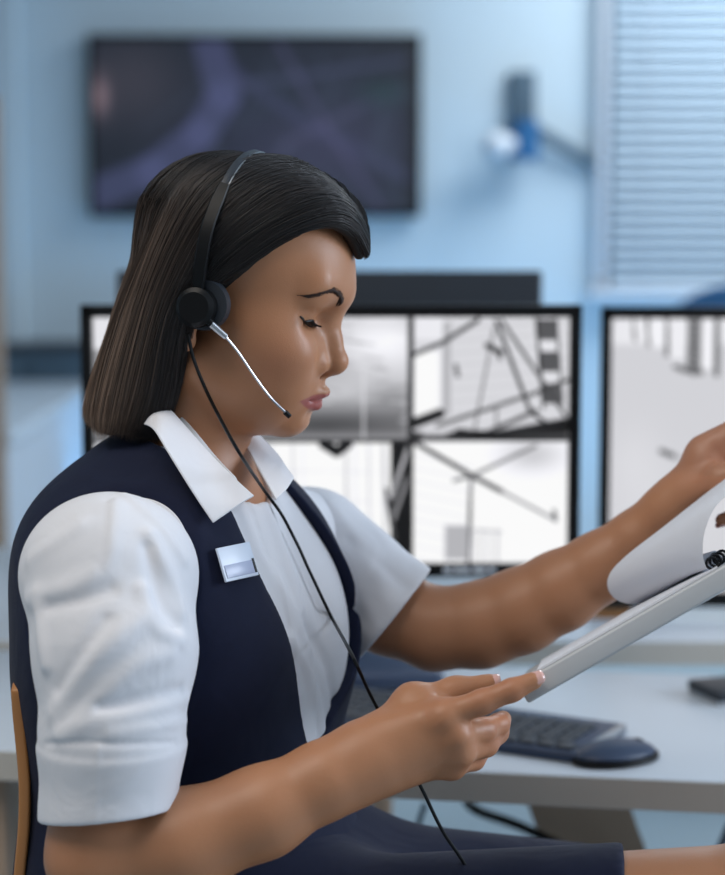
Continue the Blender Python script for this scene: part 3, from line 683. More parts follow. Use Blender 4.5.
# ---------------- eyes, lashes, brows
for s in (-1, 1):
    c = HL(103, 29, s*30.5); n, m_ = 32, 24
    g = ax(*(HF*math.cos(math.radians(-24))+HU*math.sin(math.radians(-24)))+HR*.0)
    u_ = np.cross(HR, g); u_ /= np.linalg.norm(u_)
    th = np.linspace(0, math.pi, m_); ph = np.linspace(0, 2*math.pi, n, endpoint=False); T, Ph = np.meshgrid(th, ph, indexing='ij')
    Vv = c+.0119*(np.cos(T)[..., None]*g+np.sin(T)[..., None]*(np.cos(Ph)[..., None]*HR+np.sin(Ph)[..., None]*u_))
    i = np.arange(m_*n).reshape(m_, n); Fq = np.stack([i[:-1], np.roll(i, -1, 1)[:-1], np.roll(i, -1, 1)[1:], i[1:]], -1).reshape(-1, 4)
    tt = T.ravel(); col_ = np.where((tt < .18)[:, None], [.005]*3, np.where((tt < .50)[:, None], np.array(srgb(48, 28, 18)[:3]), np.array(srgb(190, 182, 178)[:3])))
    mesh_np('eye', Vv.reshape(-1, 3), Fq, M['eye'], body_o, True, col_)
def strands(name, lines, r, m, parent, col=None, sides=3, taper=True):
    """lines (n,k,3) -> one mesh of thin tapering hairs"""
    L = np.asarray(lines); n, k, _ = L.shape
    t = np.gradient(L, axis=1); t /= np.linalg.norm(t, axis=2, keepdims=True)+1e-9
    up = np.array([.31, .52, .79]); u = np.cross(t, up); u /= np.linalg.norm(u, axis=2, keepdims=True)+1e-9; v = np.cross(t, u)
    w = np.ones(k) if not taper else np.clip(np.minimum(1, (1-np.linspace(0, 1, k))*3+.15), .15, 1)
    a_ = 2*np.pi*np.arange(sides)/sides; rr = np.asarray(r)*np.ones(n)
    Vv = L[:, :, None]+(u[:, :, None]*np.cos(a_)[:, None]+v[:, :, None]*np.sin(a_)[:, None])*(rr[:, None]*w)[:, :, None, None]
    i = np.arange(n*k*sides).reshape(n, k, sides); a, b = i[:, :-1], i[:, 1:]
    Fq = np.stack([a, np.roll(a, -1, 2), np.roll(b, -1, 2), b], -1).reshape(-1, 4)
    c = None if col is None else np.repeat(np.asarray(col).reshape(n*k, 3), sides, 0)
    return mesh_np(name, Vv.reshape(-1, 3), Fq, m, parent, True, c)
def onface(p, off):
    p = np.array(p)+HF*.022
    for _ in range(9): p = p-HF*((body.evs(p, 60)-off)*.85)[:, None]
    return p
def onskin(p, off=.0003):
    p = np.array(p)
    for _ in range(3):
        d = body.evs(p); e = .0006; g = np.stack([body.evs(p+np.eye(3)[i]*e)-body.evs(p-np.eye(3)[i]*e) for i in range(3)], 1)/(2*e)
        g /= np.linalg.norm(g, axis=1, keepdims=True)+1e-9; p = p-g*(d-off)[:, None]
    return p, g
for s in (-1, 1):
    # brow: centre line from the nose bridge outwards, hairs slanting
    n = 420; f = RNG.uniform(0, 1, n)**.85; bx = spline([(132, 44, 16), (129, 49, 21), (123, 54, 28), (115, 56, 36), (106, 52, 43), (97, 44, 51)], 60); b0 = bx[(f*59).astype(int)]
    wv = np.interp(f, [0, .12, .5, 1], [2.6, 5.0, 4.2, 1.0])*RNG.uniform(-1, 1, n)
    root = np.array([HL(x, y+w, s*z) for (x, y, z), w in zip(b0, wv)]); root = onface(root, .0001)
    ln = np.interp(f, [0, .2, 1], [.45, .9, .9])
    tn = np.array([HL(x-5.0*l_, y+(3.2-5.0*f_-w*.5)*l_, s*(z+4.5*l_)) for (x, y, z), w, f_, l_ in zip(b0, wv, f, ln)]); tn = onface(tn, .0006); g = HF[None]
    L = np.stack([root*(1-t)+tn*t+g*.0004*math.sin(t*3.14) for t in np.linspace(0, 1, 4)], 1)
    strands('eyebrow', L, .00020, M['brow'], body_o)
    # upper lid line and lashes
    lp = np.array([HL(*v) for v in spline([(118.5, 23.6, s*19), (120.8, 25.8, s*25), (120.3, 26.6, s*31), (116.8, 26.8, s*38), (108.5, 28.0, s*47)], 40)]); lp, g = onskin(lp, .0003)
    B_ = BM(); B_.tube(lp[::2], list(np.interp(np.arange(20), [0, 12, 19], [.0006, .0012, .0008])), 6).out('lash_line', M['lash'], body_o)
    n = 70; f = np.linspace(.05, 1, n); ro = lp[(f*39).astype(int)]
    tip = ro+HF*(.0092*np.interp(f, [0, .6, 1], [.7, 1, .9])[:, None])-HU*.0030+HR*s*(.006*(f-.35)[:, None])
    mid = (ro+tip)/2-HU*.0015
    L = np.stack([ro*(1-t)**2+2*mid*t*(1-t)+tip*t*t+HU*.0015*t*t for t in np.linspace(0, 1, 5)], 1); strands('eyelashes', L, .00024, M['lash'], body_o)
# ---------------- finger nails
def nail(tip, prev, up, r=.0062, ln=.0125, push=.9):
    t = ax(*(tip-prev)); up = up-t*(up@t); up = ax(*up); sd = np.cross(t, up); G = []
    for i in range(7):
        for j in range(7):
            u_, v_ = i/6, (j/6-.5)*2; w = r*(.80+.2*math.sin(u_*2.6)); a_ = v_*.95
            rad = r*1.12
            G.append(tip+t*(-.45*ln+u_*ln*1.05-abs(v_)**3*.0016*u_*1.2)+sd*rad*math.sin(a_)*w/r+up*(rad*math.cos(a_)*push-.0004-u_*u_*.0012))
    i = np.arange(49).reshape(7, 7); Fq = np.stack([i[:-1, :-1], i[1:, :-1], i[1:, 1:], i[:-1, 1:]], -1).reshape(-1, 4)
    o = mesh_np('fingernail', np.array(G), Fq, M['nail'], body_o); md = o.modifiers.new('thick', 'SOLIDIFY'); md.thickness = .0006; md.offset = 0; return o
view = np.array([0, -1, .25])
ip, ir = FING_R['index']; nail(ip[3], ip[2], np.array([-.3, -.85, .45]), .0060, .0135, .98)
nail(THR[0][3], THR[0][2], np.array([-.2, -.6, .75]), .0066, .0135, 1.05)
for k_ in ('middle', 'ring', 'little'):
    p_, r_ = FING_R[k_]; nail(p_[3], p_[2], np.array([.8, -.3, -.5]), .0055, .011, 1.05)
for k_ in FING_L: p_, r_ = FING_L[k_]; nail(p_[3], p_[2], np.array([.7, .2, -.5]), .0055, .011, 1.05)
nail(THL[0][3], THL[0][2], np.array([0, -.4, .9]), .0062, .012, 1.05)
print('face bits', time.time()-T0)
# ================================================================== CLOTHES
def march(sdf, px, py, off=0., t0=1.1):
    r_ = ray(px, py); n_ = np.linalg.norm(r_); r_ = r_/n_; t = t0
    for _ in range(60):
        d = sdf.ev((CAM+r_*t)[None], cull=False)[0]-off
        if abs(d) < .0003: break
        t += d*.8
        if t > 2.2: return None
    return CAM+r_*t
def polyd(p, pts):
    best = np.full(len(p), 9.)
    pts = [np.asarray(v, float) for v in pts]
    for a, b in zip(pts[:-1], pts[1:]):
        ba = b-a; h = np.clip((p-a)@ba/(ba@ba), 0, 1); best = np.minimum(best, np.sqrt((((p-a)-h[:, None]*ba)**2).sum(1)))
    return best
def fold(lst):
    """lst of (points, radius, height)"""
    def fn(p):
        d = np.zeros(len(p))
        for pts, r, h in lst:
            pts = np.asarray(pts); c = pts.mean(0); 
            if np.linalg.norm(c-p.mean(0)) > .2+3*r: continue
            d += h*np.exp(-(polyd(p, pts)/r)**2)
        return d
    return fn
def path(pts, n=10): return spline(np.array(pts), n)
def onsl(sd, pts):
    out = []
    for p_ in path(pts, 8):
        m_ = march(sd, *proj(p_)); out.append(m_ if m_ is not None else p_)
    return np.array(out)
# ---- right sleeve (with cuff)
def sleeveR(off=0):
    s = SDF()
    s.ell(P(109, 572, -.165), (.0655+off, .060+off, .0585+off), k=.01)
    s.chain([P(109, 582, -.168), P(115, 650, -.195), P(112, 735, -.212)], [.061+off, .0580+off, .0515+off], k=.015)
    s.cone(P(112, 735, -.212), .0525+off, P(108, 815, -.214), .0475+off, k=.008)
    s.cone(P(108, 815, -.214), .0475+off, P(106, 860, -.214), .047+off, k=.008)
    return s
slR = sleeveR()
Y_ = -.262                                                          # the side of the sleeve facing the camera
FR = [([P(185, 700, Y_+.02), P(140, 712, Y_), P(95, 722, Y_), P(60, 735, Y_+.01)], .0065, .0035),
      ([P(180, 690, Y_+.02), P(140, 700, Y_), P(100, 708, Y_)], .005, -.0030),
      ([P(55, 712, Y_+.01), P(85, 668, Y_), P(115, 640, Y_), P(140, 620, Y_)], .009, .0042),
      ([P(60, 690, Y_+.01), P(85, 650, Y_), P(105, 620, Y_)], .006, -.0030),
      ([P(180, 640, Y_+.02), P(160, 630, Y_+.01), P(148, 610, Y_), P(143, 590, Y_)], .006, .0040),
      ([P(176, 625, Y_+.02), P(160, 600, Y_+.01), P(152, 570, Y_), P(148, 548, Y_)], .0055, -.0038),
      ([P(182, 612, Y_+.03), P(172, 580, Y_+.02), P(160, 555, Y_+.01), P(150, 535, Y_)], .006, .0042),
      ([P(30, 600, Y_+.04), P(55, 592, Y_+.02), P(85, 580, Y_), P(105, 565, Y_), P(112, 535, Y_), P(114, 505, Y_+.02)], .008, .0036),
      ([P(50, 605, Y_+.02), P(82, 600, Y_), P(110, 590, Y_)], .006, -.0030),
      ([P(38, 595, Y_+.03), P(40, 615, Y_+.02), P(42, 640, Y_+.02), P(46, 665, Y_+.02)], .006, .0045),
      ([P(30, 560, Y_+.05), P(50, 545, Y_+.03), P(80, 525, Y_+.02)], .007, .0022),
      ([P(108, 500, Y_+.03), P(105, 540, Y_), P(102, 570, Y_)], .004, -.0016),
      ([P(170, 655, Y_+.02), P(140, 665, Y_), P(110, 690, Y_), P(80, 720, Y_)], .008, .0030),
      ([P(185, 720, Y_+.03), P(150, 727, Y_), P(110, 733, Y_)], .005, .0022),
      ([P(125, 495, Y_+.03), P(145, 510, Y_+.02), P(165, 530, Y_+.02), P(185, 560, Y_+.03)], .005, .0025),
      ([P(45, 744, Y_+.02), P(80, 742, Y_), P(120, 744, Y_), P(176, 742, Y_+.02)], .0022, -.0018),
      ([P(98, 746, Y_), P(97, 780, Y_), P(96, 820, Y_)], .0020, .0010)]
FR = [(onsl(slR, p_), r_, h_) for p_, r_, h_ in FR]
slR.disp(fold(FR))
def cuffstep(p): return .0016/(1+np.exp((p[:, 2]-P(110, 741, -.212)[2])/.0008))
slR.disp(cuffstep)
hemp = P(108, 822, -.255); slR.plane(hemp, (.10, -.16, -1), .002)
slR.cone(P(112, 770, -.213), .045, P(104, 870, -.214), .046, k=.003, kind='s')
# ---- left sleeve
slL = SDF()
slL.ell(P(308, 556, .150), (.060, .058, .062), k=.01)
slL.chain([P(308, 558, .150), P(345, 584, .135), P(390, 614, .120)], [.060, .0565, .0525], k=.015)
slL.cone(P(390, 614, .120), .0525, P(440, 642, .10), .050, k=.01)
slL.disp(fold([(onsl(slL, a_), b_, c_) for a_, b_, c_ in [([P(330, 505, .07), P(370, 560, .05), P(390, 600, .05)], .010, .003), ([P(320, 540, .06), P(345, 580, .05), P(360, 620, .05)], .008, -.003),
    ([P(300, 520, .08), P(330, 560, .05), P(345, 600, .05)], .008, .003), ([P(350, 540, .07), P(385, 570, .05), P(405, 585, .05)], .007, -.002)]]))
axL = ax(*(elL-shL)); slL.plane(P(393, 616, .118), ax(.78, -.10, -.63), .002)
slL.cone(P(392, 613, .12), .0440, P(450, 645, .09), .046, k=.003, kind='s')
# ---- shirt body
sb = SDF()
sb.ell(chest, (.108, .155, .142), TM, k=.02)
sb.ell(waist+TF*.002, (.113, .142, .175), TM, k=.05)
sb.ell(hip, (.135, .175, .13), TM, k=.05)
sb.chain([shR*.78+shL*.22+(-.008, 0, -.004), P(178, 505, .0), shL], [.052, .046, .053], k=.045)
sb.cone(nk1-(0, 0, .01), .056, P(190, 520, 0), .06, k=.03)
for s in (-1, 1): sb.ell(P(262, 645, -.03)-TF*.025+TS*s*.062, (.058, .060, .070), TM, k=.045)
sb.ell(P(262, 715, -.03)-TF*.045, (.06, .10, .075), TM, k=.045)
pc_ = chest                                              # a point on the centre front line
def centre(p): return (p-pc_)@TS+.006
def frontf(p): return (p-chest)@TF
shirt = SDF(); shirt.ops = list(sb.ops)
shirt.disp(lambda p: .0016*np.clip((.0165-np.abs(centre(p)-.004))/.0015, 0, 1)*(frontf(p) > 0))
shirt.disp(fold([(onsl(sb, a_), b_, c_) for a_, b_, c_ in [([P(262, 500, -.13), P(285, 560, -.13), P(300, 620, -.13)], .007, .004), ([P(245, 520, -.13), P(262, 560, -.13), P(285, 600, -.13), P(305, 650, -.12)], .008, .0035),
   ([P(275, 500, -.1), P(300, 560, -.1), P(325, 620, -.08)], .007, -.003), ([P(290, 640, -.12), P(310, 680, -.12), P(322, 730, -.12)], .006, .004), ([P(300, 620, -.12), P(325, 660, -.10), P(335, 700, -.1)], .006, -.004)]]))
shirt.cone(P(208, 385, .0), .040, P(222, 470, -.01), .047, k=.01, kind='s')  # neck opening
V, F = extract(shirt, .0022, smooth=1)
shirt_o = mesh_np('shirt', V, F, M['shirt'], body_o); shirt_o['label'] = 'white short-sleeved shirt'
V, F = extract(slR, .0017, smooth=1); mesh_np('sleeve', V, F, M['shirt'], shirt_o)
V, F = extract(slL, .0020, smooth=1); mesh_np('sleeve', V, F, M['shirt'], shirt_o)
print('shirt', time.time()-T0)
# ---- vest
vest = SDF()
vest.ell(chest, (.116, .165, .148), TM, k=.02)
vest.ell(waist-TF*.010, (.122, .152, .182), TM, k=.05)
vest.ell(hip, (.142, .182, .13), TM, k=.05)
vest.chain([shR*.75+shL*.25+(-.01, 0, .0), P(172, 503, .0), shL*.72+shR*.28], [.060, .052, .056], k=.04)
vest.add(lambda p: sb.ev(p, cull=False)-.0048, chest, .38, .004)
vest.cone(nk1-(0, 0, .014), .061, P(190, 520, 0), .066, k=.03)
vest.ell(P(118, 550, -.02), (.076, .075, .066), k=.05)
for s in (-1, 1): vest.ell(P(258, 645, -.03)-TF*.025+TS*s*.066, (.060, .062, .072), TM, k=.045)
vest.ell(P(255, 730, -.03)-TF*.045, (.065, .12, .085), TM, k=.045)
ZV = [P(262, y, -.1)[2] for y in (430, 480, 530, 590, 650, 700, 742, 790)]; WN = [.050, .054, .056, .050, .034, .022, .012, -.004]
WFAR = [.045, .055, .075, .099, .116, .099, .036, -.004]
def vcut(p):
    c = centre(p); w = np.where(c > 0, np.interp(p[:, 2], ZV[::-1], WN[::-1]), np.interp(p[:, 2], ZV[::-1], WFAR[::-1]))
    return np.maximum(np.abs(c)-w, -frontf(p)-.01+.3*np.clip(ZV[0]-p[:, 2]-.03, -.1, 0))
vest.add(vcut, (0, 0, 0), 1e3, .004, 's')
big = sleeveR(.0035); big2 = sleeveR(.013)
ahR, ahRn = P(120, 525, -.176), ax(-.2, -.93, .3); big3 = sleeveR(.03)
def armholeR(p): return np.maximum(-((p-ahR)@ahRn), big3.ev(p, cull=False))
vest.add(armholeR, (0, 0, 0), 1e3, .004, 's')
def armR(p):
    e = big.ev(p, cull=False); cutz = -((p-P(118, 488, -.12))@ax(-.20, .62, .76)); return np.maximum(e, -cutz-.004*0)
# arm holes: the region outside a slanted plane on each side
ahR, ahRn = P(150, 560, -.128), ax(-.22, -.93, .30)
def armholeR(p):
    e = -((p-ahR)@ahRn)                                              # negative beyond the plane (towards the camera)
    z = p[:, 2]; return np.maximum(np.maximum(e, P(100, 742, -.2)[2]-z-.0), big2.ev(p, cull=False))
ahL, ahLn = shL+TS*.052, -TS*.95+np.array([.2, 0, .2]); ahLn = ax(*ahLn)
vest.add(lambda p: np.maximum(-((p-ahL)@ahLn), P(300, 700, .1)[2]-p[:, 2]), (0, 0, 0), 1e3, .004, 's')
vest.cone(P(203, 385, .0), .052, P(214, 462, -.005), .060, k=.01, kind='s')
vest.add(lambda p: big.ev(p, cull=False), (0, 0, 0), 1e3, .003, 's')
vest.plane(P(190, 905, 0), (0, 0, -1), .003)
V, F = extract(vest, .0020, smooth=1)
vest_o = mesh_np('vest', V, F, M['vest'], body_o); vest_o['label'] = 'dark navy vest'
# ---- skirt
sk = SDF(); sk.ell(hip-(0, 0, .01), (.150, .19, .13), TM, k=.05)
for h_, k_ in ((hR, knR), (hL, knL)): sk.cone(h_, .092, k_-(0, 0, .012), .062, k=.06)
sk.plane(P(621, 880, -.1), (1, -.1, -.05), .003)
V, F = extract(sk, .0032, smooth=1); o_ = mesh_np('skirt', V, F, M['vest'], body_o); o_['label'] = 'dark navy skirt'
print('vest', time.time()-T0)
# ---- collar flaps: curved sheets with thickness
def patch(name, rows, m, parent, th=.0018, n=28, k=20):
    """rows: list of polylines (same direction) in space -> smooth sheet"""
    R_ = np.array([spline(np.array(r), n) for r in rows]); G = np.stack([spline(R_[:, j], k) for j in range(n)], 1)
    i = np.arange(k*n).reshape(k, n); Fq = np.stack([i[:-1, :-1], i[1:, :-1], i[1:, 1:], i[:-1, 1:]], -1).reshape(-1, 4)
    o = mesh_np(name, G.reshape(-1, 3), Fq, m, parent); md = o.modifiers.new('thick', 'SOLIDIFY'); md.thickness = th; md.offset = 0
    md2 = o.modifiers.new('round', 'BEVEL'); md2.width = .0006; md2.segments = 2; md2.limit_method = 'ANGLE'; md2.angle_limit = math.radians(50); return o
cn = [[P(150, 396, .045), P(158, 402, -.02), P(168, 408, -.052), P(184, 425, -.062), P(208, 452, -.075), P(232, 476, -.092), P(254, 496, -.104)],
      [P(140, 410, .05), P(148, 412, -.04), P(160, 420, -.078), P(180, 447, -.092), P(203, 478, -.103), P(225, 498, -.110), P(242, 503, -.112)],
      [P(132, 424, .05), P(142, 424, -.05), P(154, 430, -.092), P(168, 452, -.108), P(184, 478, -.118), P(199, 502, -.123), P(213, 523, -.126)]]
collar = patch('collar', cn, M['shirt'], shirt_o)
cf = [[P(236, 432, .020), P(246, 447, -.005), P(256, 465, -.035), P(267, 484, -.066), P(276, 500, -.088)],
      [P(243, 427, .030), P(258, 444, .006), P(270, 462, -.020), P(279, 477, -.045), P(286, 490, -.065)],
      [P(249, 427, .040), P(264, 440, .024), P(278, 455, .004), P(286, 467, -.014), P(294, 478, -.030)]]
patch('collar', cf, M['shirt'], shirt_o)
st = [[P(160, 400, .03), P(172, 408, -.03), P(190, 425, -.048), P(212, 452, -.055), P(236, 478, -.075)],
      [P(160, 430, .03), P(168, 440, -.04), P(190, 455, -.056), P(216, 476, -.068), P(244, 496, -.092)]]
patch('collar_stand', st, M['shirt'], shirt_o)
# ================================================================== HAIR
def hg(px, py, s): q_ = (HP(px, py, s)-HO)@HM; return q_
GU = [[(364, 256, 0), (349, 228, 26), (322, 223, 46), (286, 235, 62), (250, 259, 71), (217, 278, 77), (192, 305, 76), (179, 345, 68), (171, 390, 60), (160, 432, 54)],
 [(364, 238, 0), (344, 209, 28), (310, 210, 54), (262, 232, 72), (226, 258, 79), (198, 288, 80), (178, 325, 76), (168, 370, 69), (159, 410, 63), (150, 436, 59)],
 [(351, 209, 0), (325, 190, 30), (286, 190, 57), (246, 213, 75), (213, 243, 82), (188, 280, 83), (169, 320, 79), (159, 370, 73), (149, 410, 68), (141, 436, 64)],
 [(328, 184, 0), (296, 173, 31), (258, 183, 60), (222, 208, 78), (195, 245, 84), (175, 285, 85), (158, 330, 81), (147, 380, 76), (136, 415, 72), (130, 435, 69)],
 [(296, 164, 0), (264, 162, 27), (232, 174, 56), (202, 200, 74), (178, 240, 82), (158, 285, 83), (144, 330, 80), (131, 380, 76), (123, 412, 73), (117, 432, 70)],
 [(262, 162, 0), (238, 161, 24), (208, 173, 47), (182, 197, 64), (163, 240, 73), (145, 285, 75), (129, 330, 74), (114, 380, 71), (106, 412, 69), (102, 434, 68)],
 [(240, 162, 0), (214, 166, 19), (195, 183, 36), (170, 210, 48), (151, 250, 55), (131, 292, 58), (115, 335, 58), (102, 378, 57), (95, 405, 56), (92, 428, 55)],
 [(232, 163, 0), (204, 169, 8), (182, 189, 15), (162, 215, 20), (143, 255, 24), (126, 298, 27), (113, 340, 28), (98, 380, 29), (90, 402, 29), (85, 419, 29)],
 [(230, 163, 0), (202, 170, 0), (180, 190, 0), (160, 216, 0), (141, 255, 0), (124, 298, 0), (111, 340, 0), (96, 380, 0), (89, 400, 0), (84, 416, 0)]]
GL = np.array([[hg(*v) for v in g] for g in GU])                      # (9,10,3) in head space
NS = 26
GN = np.array([spline(g, NS) for g in GL])                            # along
def guide(u): # u in [0,8] -> (NS,3) arrays in head space, u array
    u = np.atleast_1d(u); q_ = np.vstack([GN[:1], GN, GN[-1:]]); i = np.clip(u.astype(int), 0, 7); f = (u-i)[:, None, None]
    a, b, c, d = q_[i], q_[i+1], q_[i+2], q_[i+3]; return .5*((2*b)+(c-a)*f+(2*a-5*b+4*c-d)*f**2+(3*b-a-3*c+d)*f**3)
toW = lambda q_: HO+q_@HM.T
hair = SDF()
us = np.linspace(0, 8, 31); gs = guide(us)
inner = np.array([20, 60, 0])*U*np.array([1/.985, 1, 1])
for sgn in (1, -1):
    for g, u_ in zip(gs, us):
        g = g*np.array([1, 1, sgn]); g2 = g[::2].copy(); 
        dirn = g2-inner; dirn[:, 1] *= np.clip((g2[:, 1]+.02)/.05, 0, 1); dirn /= np.linalg.norm(dirn, axis=1, keepdims=True)
        g2 = g2-dirn*.0075*np.interp(u_, [0, 1.2], [.5, 1])
        w_ = toW(g2); rr = np.interp(np.arange(len(g2)), [0, 5, 9, 12], [.0085, .0095, .009, .0065])*np.interp(u_, [0, 1.2], [.42, 1])
        for i in range(len(g2)-1): hair.cone(w_[i], rr[i], w_[i+1], rr[i+1], k=.0022)
he2 = HL(16, 62, 0); hair.ell(he2, (.088, .070, .073), HM, k=.004)
# clear of the face and the neck
V, F = extract(hair, .0024, smooth=2)
def clear_face(V, F):
    return V, F
hair_o = mesh_np('hair', V, F, M['hair'], body_o); hair_o['label'] = 'chin-length dark brown bob'
print('hair vol', len(V), time.time()-T0)
# strands riding on the volume
n = 5200
def make_strands(n, sgn, umax=8):
    u = np.sort(RNG.uniform(0, umax, n)); clump = .10*np.sin(u*37)+.06*np.sin(u*91+1); 
    g = guide(np.clip(u+clump*0, 0, 8))
    jit = RNG.normal(0, .0011, (n, 1, 3))+RNG.normal(0, .0016, (n, 1, 3))*np.linspace(0, 1, NS)[None, :, None]**2
    g = g+jit; g[:, :, 2] = np.where(sgn < 0, -g[:, :, 2], g[:, :, 2])
    sel = np.arange(0, NS, 2); sel = np.append(sel, NS-1); K = len(sel)
    p = toW(g[:, sel]).transpose(1, 0, 2).reshape(-1, 3); ut = np.tile(u, K)   # ordered along the head: compact chunks
    tgt = np.tile(RNG.uniform(.0000, .0016, n), K)+.0011*np.sin(ut*46)+.0010*np.sin(ut*113+1)
    for _ in range(2):
        d = hair.evs(p, 150); e = .001
        gr = np.stack([hair.evs(p+np.eye(3)[i]*e, 150)-d for i in range(3)], 1)/e; gr /= np.linalg.norm(gr, axis=1, keepdims=True)+1e-9
        p = p-gr*np.clip(d-tgt, -.012, .012)[:, None]
    p = p.reshape(K, n, 3); x = np.interp(np.arange(NS), sel, np.arange(K)); i = np.minimum(x.astype(int), K-2); f = (x-i)[:, None, None]
    q_ = np.concatenate([2*p[:1]-p[1:2], p, 2*p[-1:]-p[-2:-1]]); a, b, c, d = q_[i], q_[i+1], q_[i+2], q_[i+3]
    L = (.5*((2*b)+(c-a)*f+(2*a-5*b+4*c-d)*f**2+(3*b-a-3*c+d)*f**3)).transpose(1, 0, 2)
    # trim the ends unevenly
    cut = RNG.uniform(.93, 1.0, n)
    T_ = np.linspace(0, 1, NS)[None]*cut[:, None]*(NS-1); i = np.clip(T_.astype(int), 0, NS-2); f = (T_-i)[..., None]; k_ = np.arange(n)[:, None]
    L = L[k_, i]*(1-f)+L[k_, i+1]*f
    ext = (L[:, -1]-L[:, -3]); L[:, -1] += ext*RNG.uniform(0, .5, (n, 1))
    t = np.linspace(0, 1, NS)[None, :, None]; tone = np.clip(RNG.normal(1, .42, (n, 1, 1))*(1+.35*np.sin(u*29+2)[:, None, None]), .25, 2.4)
    back = np.clip((u-2.2)/3, 0, 1)[:, None, None]
    root = np.array(srgb(20, 17, 18)[:3]); tipc = np.array(srgb(138, 116, 100)[:3])
    mixv = np.clip((t-.25)*1.4, 0, 1)*back*.9+.02; C_ = (root*(1-mixv)+tipc*mixv)*tone
    return L, C_
for sgn, nn in ((1, n), (-1, 1500)):
    L, C_ = make_strands(nn, sgn); o_ = strands('hair_strands', L, RNG.uniform(.00026, .0005, nn), M['strand'], hair_o, C_); o_['kind'] = 'stuff'
print('strands', time.time()-T0)
# ================================================================== HEADSET
def ribbon(bm, pts, wd, wdir, th):
    """flat strap along pts: width wd (per point) along wdir, thickness th"""
    n = len(pts); pts = np.asarray(pts); wd = np.ones(n)*wd; rings = []
    for i in range(n):
        t = ax(*(pts[min(i+1, n-1)]-pts[max(i-1, 0)])); w = wdir-t*(wdir@t); w = ax(*w); nn = np.cross(t, w)
        rings.append([bm.b.verts.new(Vector(pts[i]+w*a*wd[i]/2+nn*b*th/2)) for a, b in ((-1, -.6), (-.8, -1), (.8, -1), (1, -.6), (1, .6), (.8, 1), (-.8, 1), (-1, .6))])
    for i in range(n-1):
        for j in range(8): bm.b.faces.new((rings[i][j], rings[i][(j+1) % 8], rings[i+1][(j+1) % 8], rings[i+1][j]))
    bm.b.faces.new(rings[0][::-1]); bm.b.faces.new(rings[-1]); return bm
ec = HP(197, 307, 88); hs_ = empty('headset', ec); tag(hs_, 'black single-wire call headset with a thin silver microphone boom, worn on the dark bob', 'headset')
loc = lambda p: (p-HO)@HM
arc = [HP(198, 292, 90), HP(201, 262, 95), HP(208, 226, 92), HP(222, 192, 76), HP(239, 167, 48), HP(254, 153, 12)]
al = np.array([loc(p) for p in arc]); am = al[::-1]*np.array([1, 1, -1]); full = spline(np.vstack([al, [[al[-1][0], al[-1][1]+.0015, 0]], am]), 80)
pts = toW(full)
for _ in range(3):
    d = hair.evs(pts, 10); gr = np.stack([hair.evs(pts+np.eye(3)[i]*.002, 10)-hair.evs(pts-np.eye(3)[i]*.002, 10) for i in range(3)], 1); gr /= np.linalg.norm(gr, axis=1, keepdims=True)+1e-9
    pts = pts+gr*np.maximum(.0040-d, 0)[:, None]
pts[2:-2] = (pts[:-4]+pts[1:-3]+pts[2:-2]+pts[3:-1]+pts[4:])/5
ribbon(BM(), pts[18:62], .0065, HF, .0018).out('headband', M['dark'], hs_)
ribbon(BM(), pts[18:62]+HF*.0034, .0012, HF, .0022).out('headband_rim', M['metal'], hs_)
for a_, b_ in ((0, 22), (58, 80)):
    ribbon(BM(), pts[a_:b_], list(np.interp(np.arange(b_-a_), [0, 4, 18, 22], [.008, .0105, .0105, .008] if a_ == 0 else [.008, .0105, .0105, .008])), HF, .0045).out('slider_arm', M['black'], hs_)
e2 = HR
for sg in (1, -1):
    c = HO+(ec-HO) if sg == 1 else toW(loc(ec)*np.array([1, 1, -1])); d = HR*sg
    q = Vector(d).to_track_quat('Z', 'Y').to_matrix()
    BM().cyl(c-d*.002, c+d*.006, .0165, .0155, 40).cyl(c+d*.006, c+d*.009, .0155, .012, 40).out('ear_cup', M['black'], hs_)
    t_ = BM(); cc = c-d*.006+HF*.0035+HU*.003
    t_.cyl(cc-d*.003, cc+d*.005, .0205, .0195, 40).out('ear_plate', M['dark'], hs_)
    t_ = BM(); cc = c-d*.011+HF*.001+HU*.003
    t_.tube([cc+.015*(math.cos(x)*HF+math.sin(x)*HU) for x in np.linspace(0, 2*math.pi, 33)], .0065, 12, cap=False).out('ear_cushion', M['black'], hs_)
h0, h1 = HP(211, 324, 90), HP(226, 337, 84)
BM().cyl(ec+HR*.004, h0, .0045, .0036).out('boom_joint', M['black'], hs_)
BM().cyl(h0, h1, .0030, .0026, 20).out('boom_sleeve', M['metal'], hs_)
bp_ = spline(np.array([h1, HP(238, 352, 76), HP(255, 377, 68), HP(270, 397, 60), HP(285, 412, 54)]), 30)
BM().tube(bp_, .00105, 10).out('microphone_boom', M['metal'], hs_)
BM().cyl(bp_[-1], bp_[-1]+ax(*(bp_[-1]-bp_[-2]))*.0055, .0022, .0020).out('microphone', M['black'], hs_)
cl_ = [HP(188, 334, 86), HP(194, 360, 80), HP(206, 390, 76), P(222, 422, -.120), P(240, 454, -.135)]
for px_, py_ in ((264, 490), (280, 512), (290, 530), (300, 550), (308, 568), (317, 587), (325, 604), (334, 622)):
    ms = [m for m in (march(vest, px_, py_, .0065), march(shirt, px_, py_, .0065)) if m is not None]
    m_ = min(ms, key=lambda v: v[1]) if ms else None
    cl_.append(m_ if m_ is not None else cl_[-1]+(.01, 0, -.03))
cl_ += [P(352, 655, -.145), P(372, 698, -.13), P(398, 745, -.12), P(421, 787, -.12), P(442, 830, -.12), P(467, 868, -.12), P(500, 930, -.12), P(520, 1050, -.1)]
BM().tube(spline(np.array(cl_), 120), .0014, 8).out('cable', M['black'], hs_)
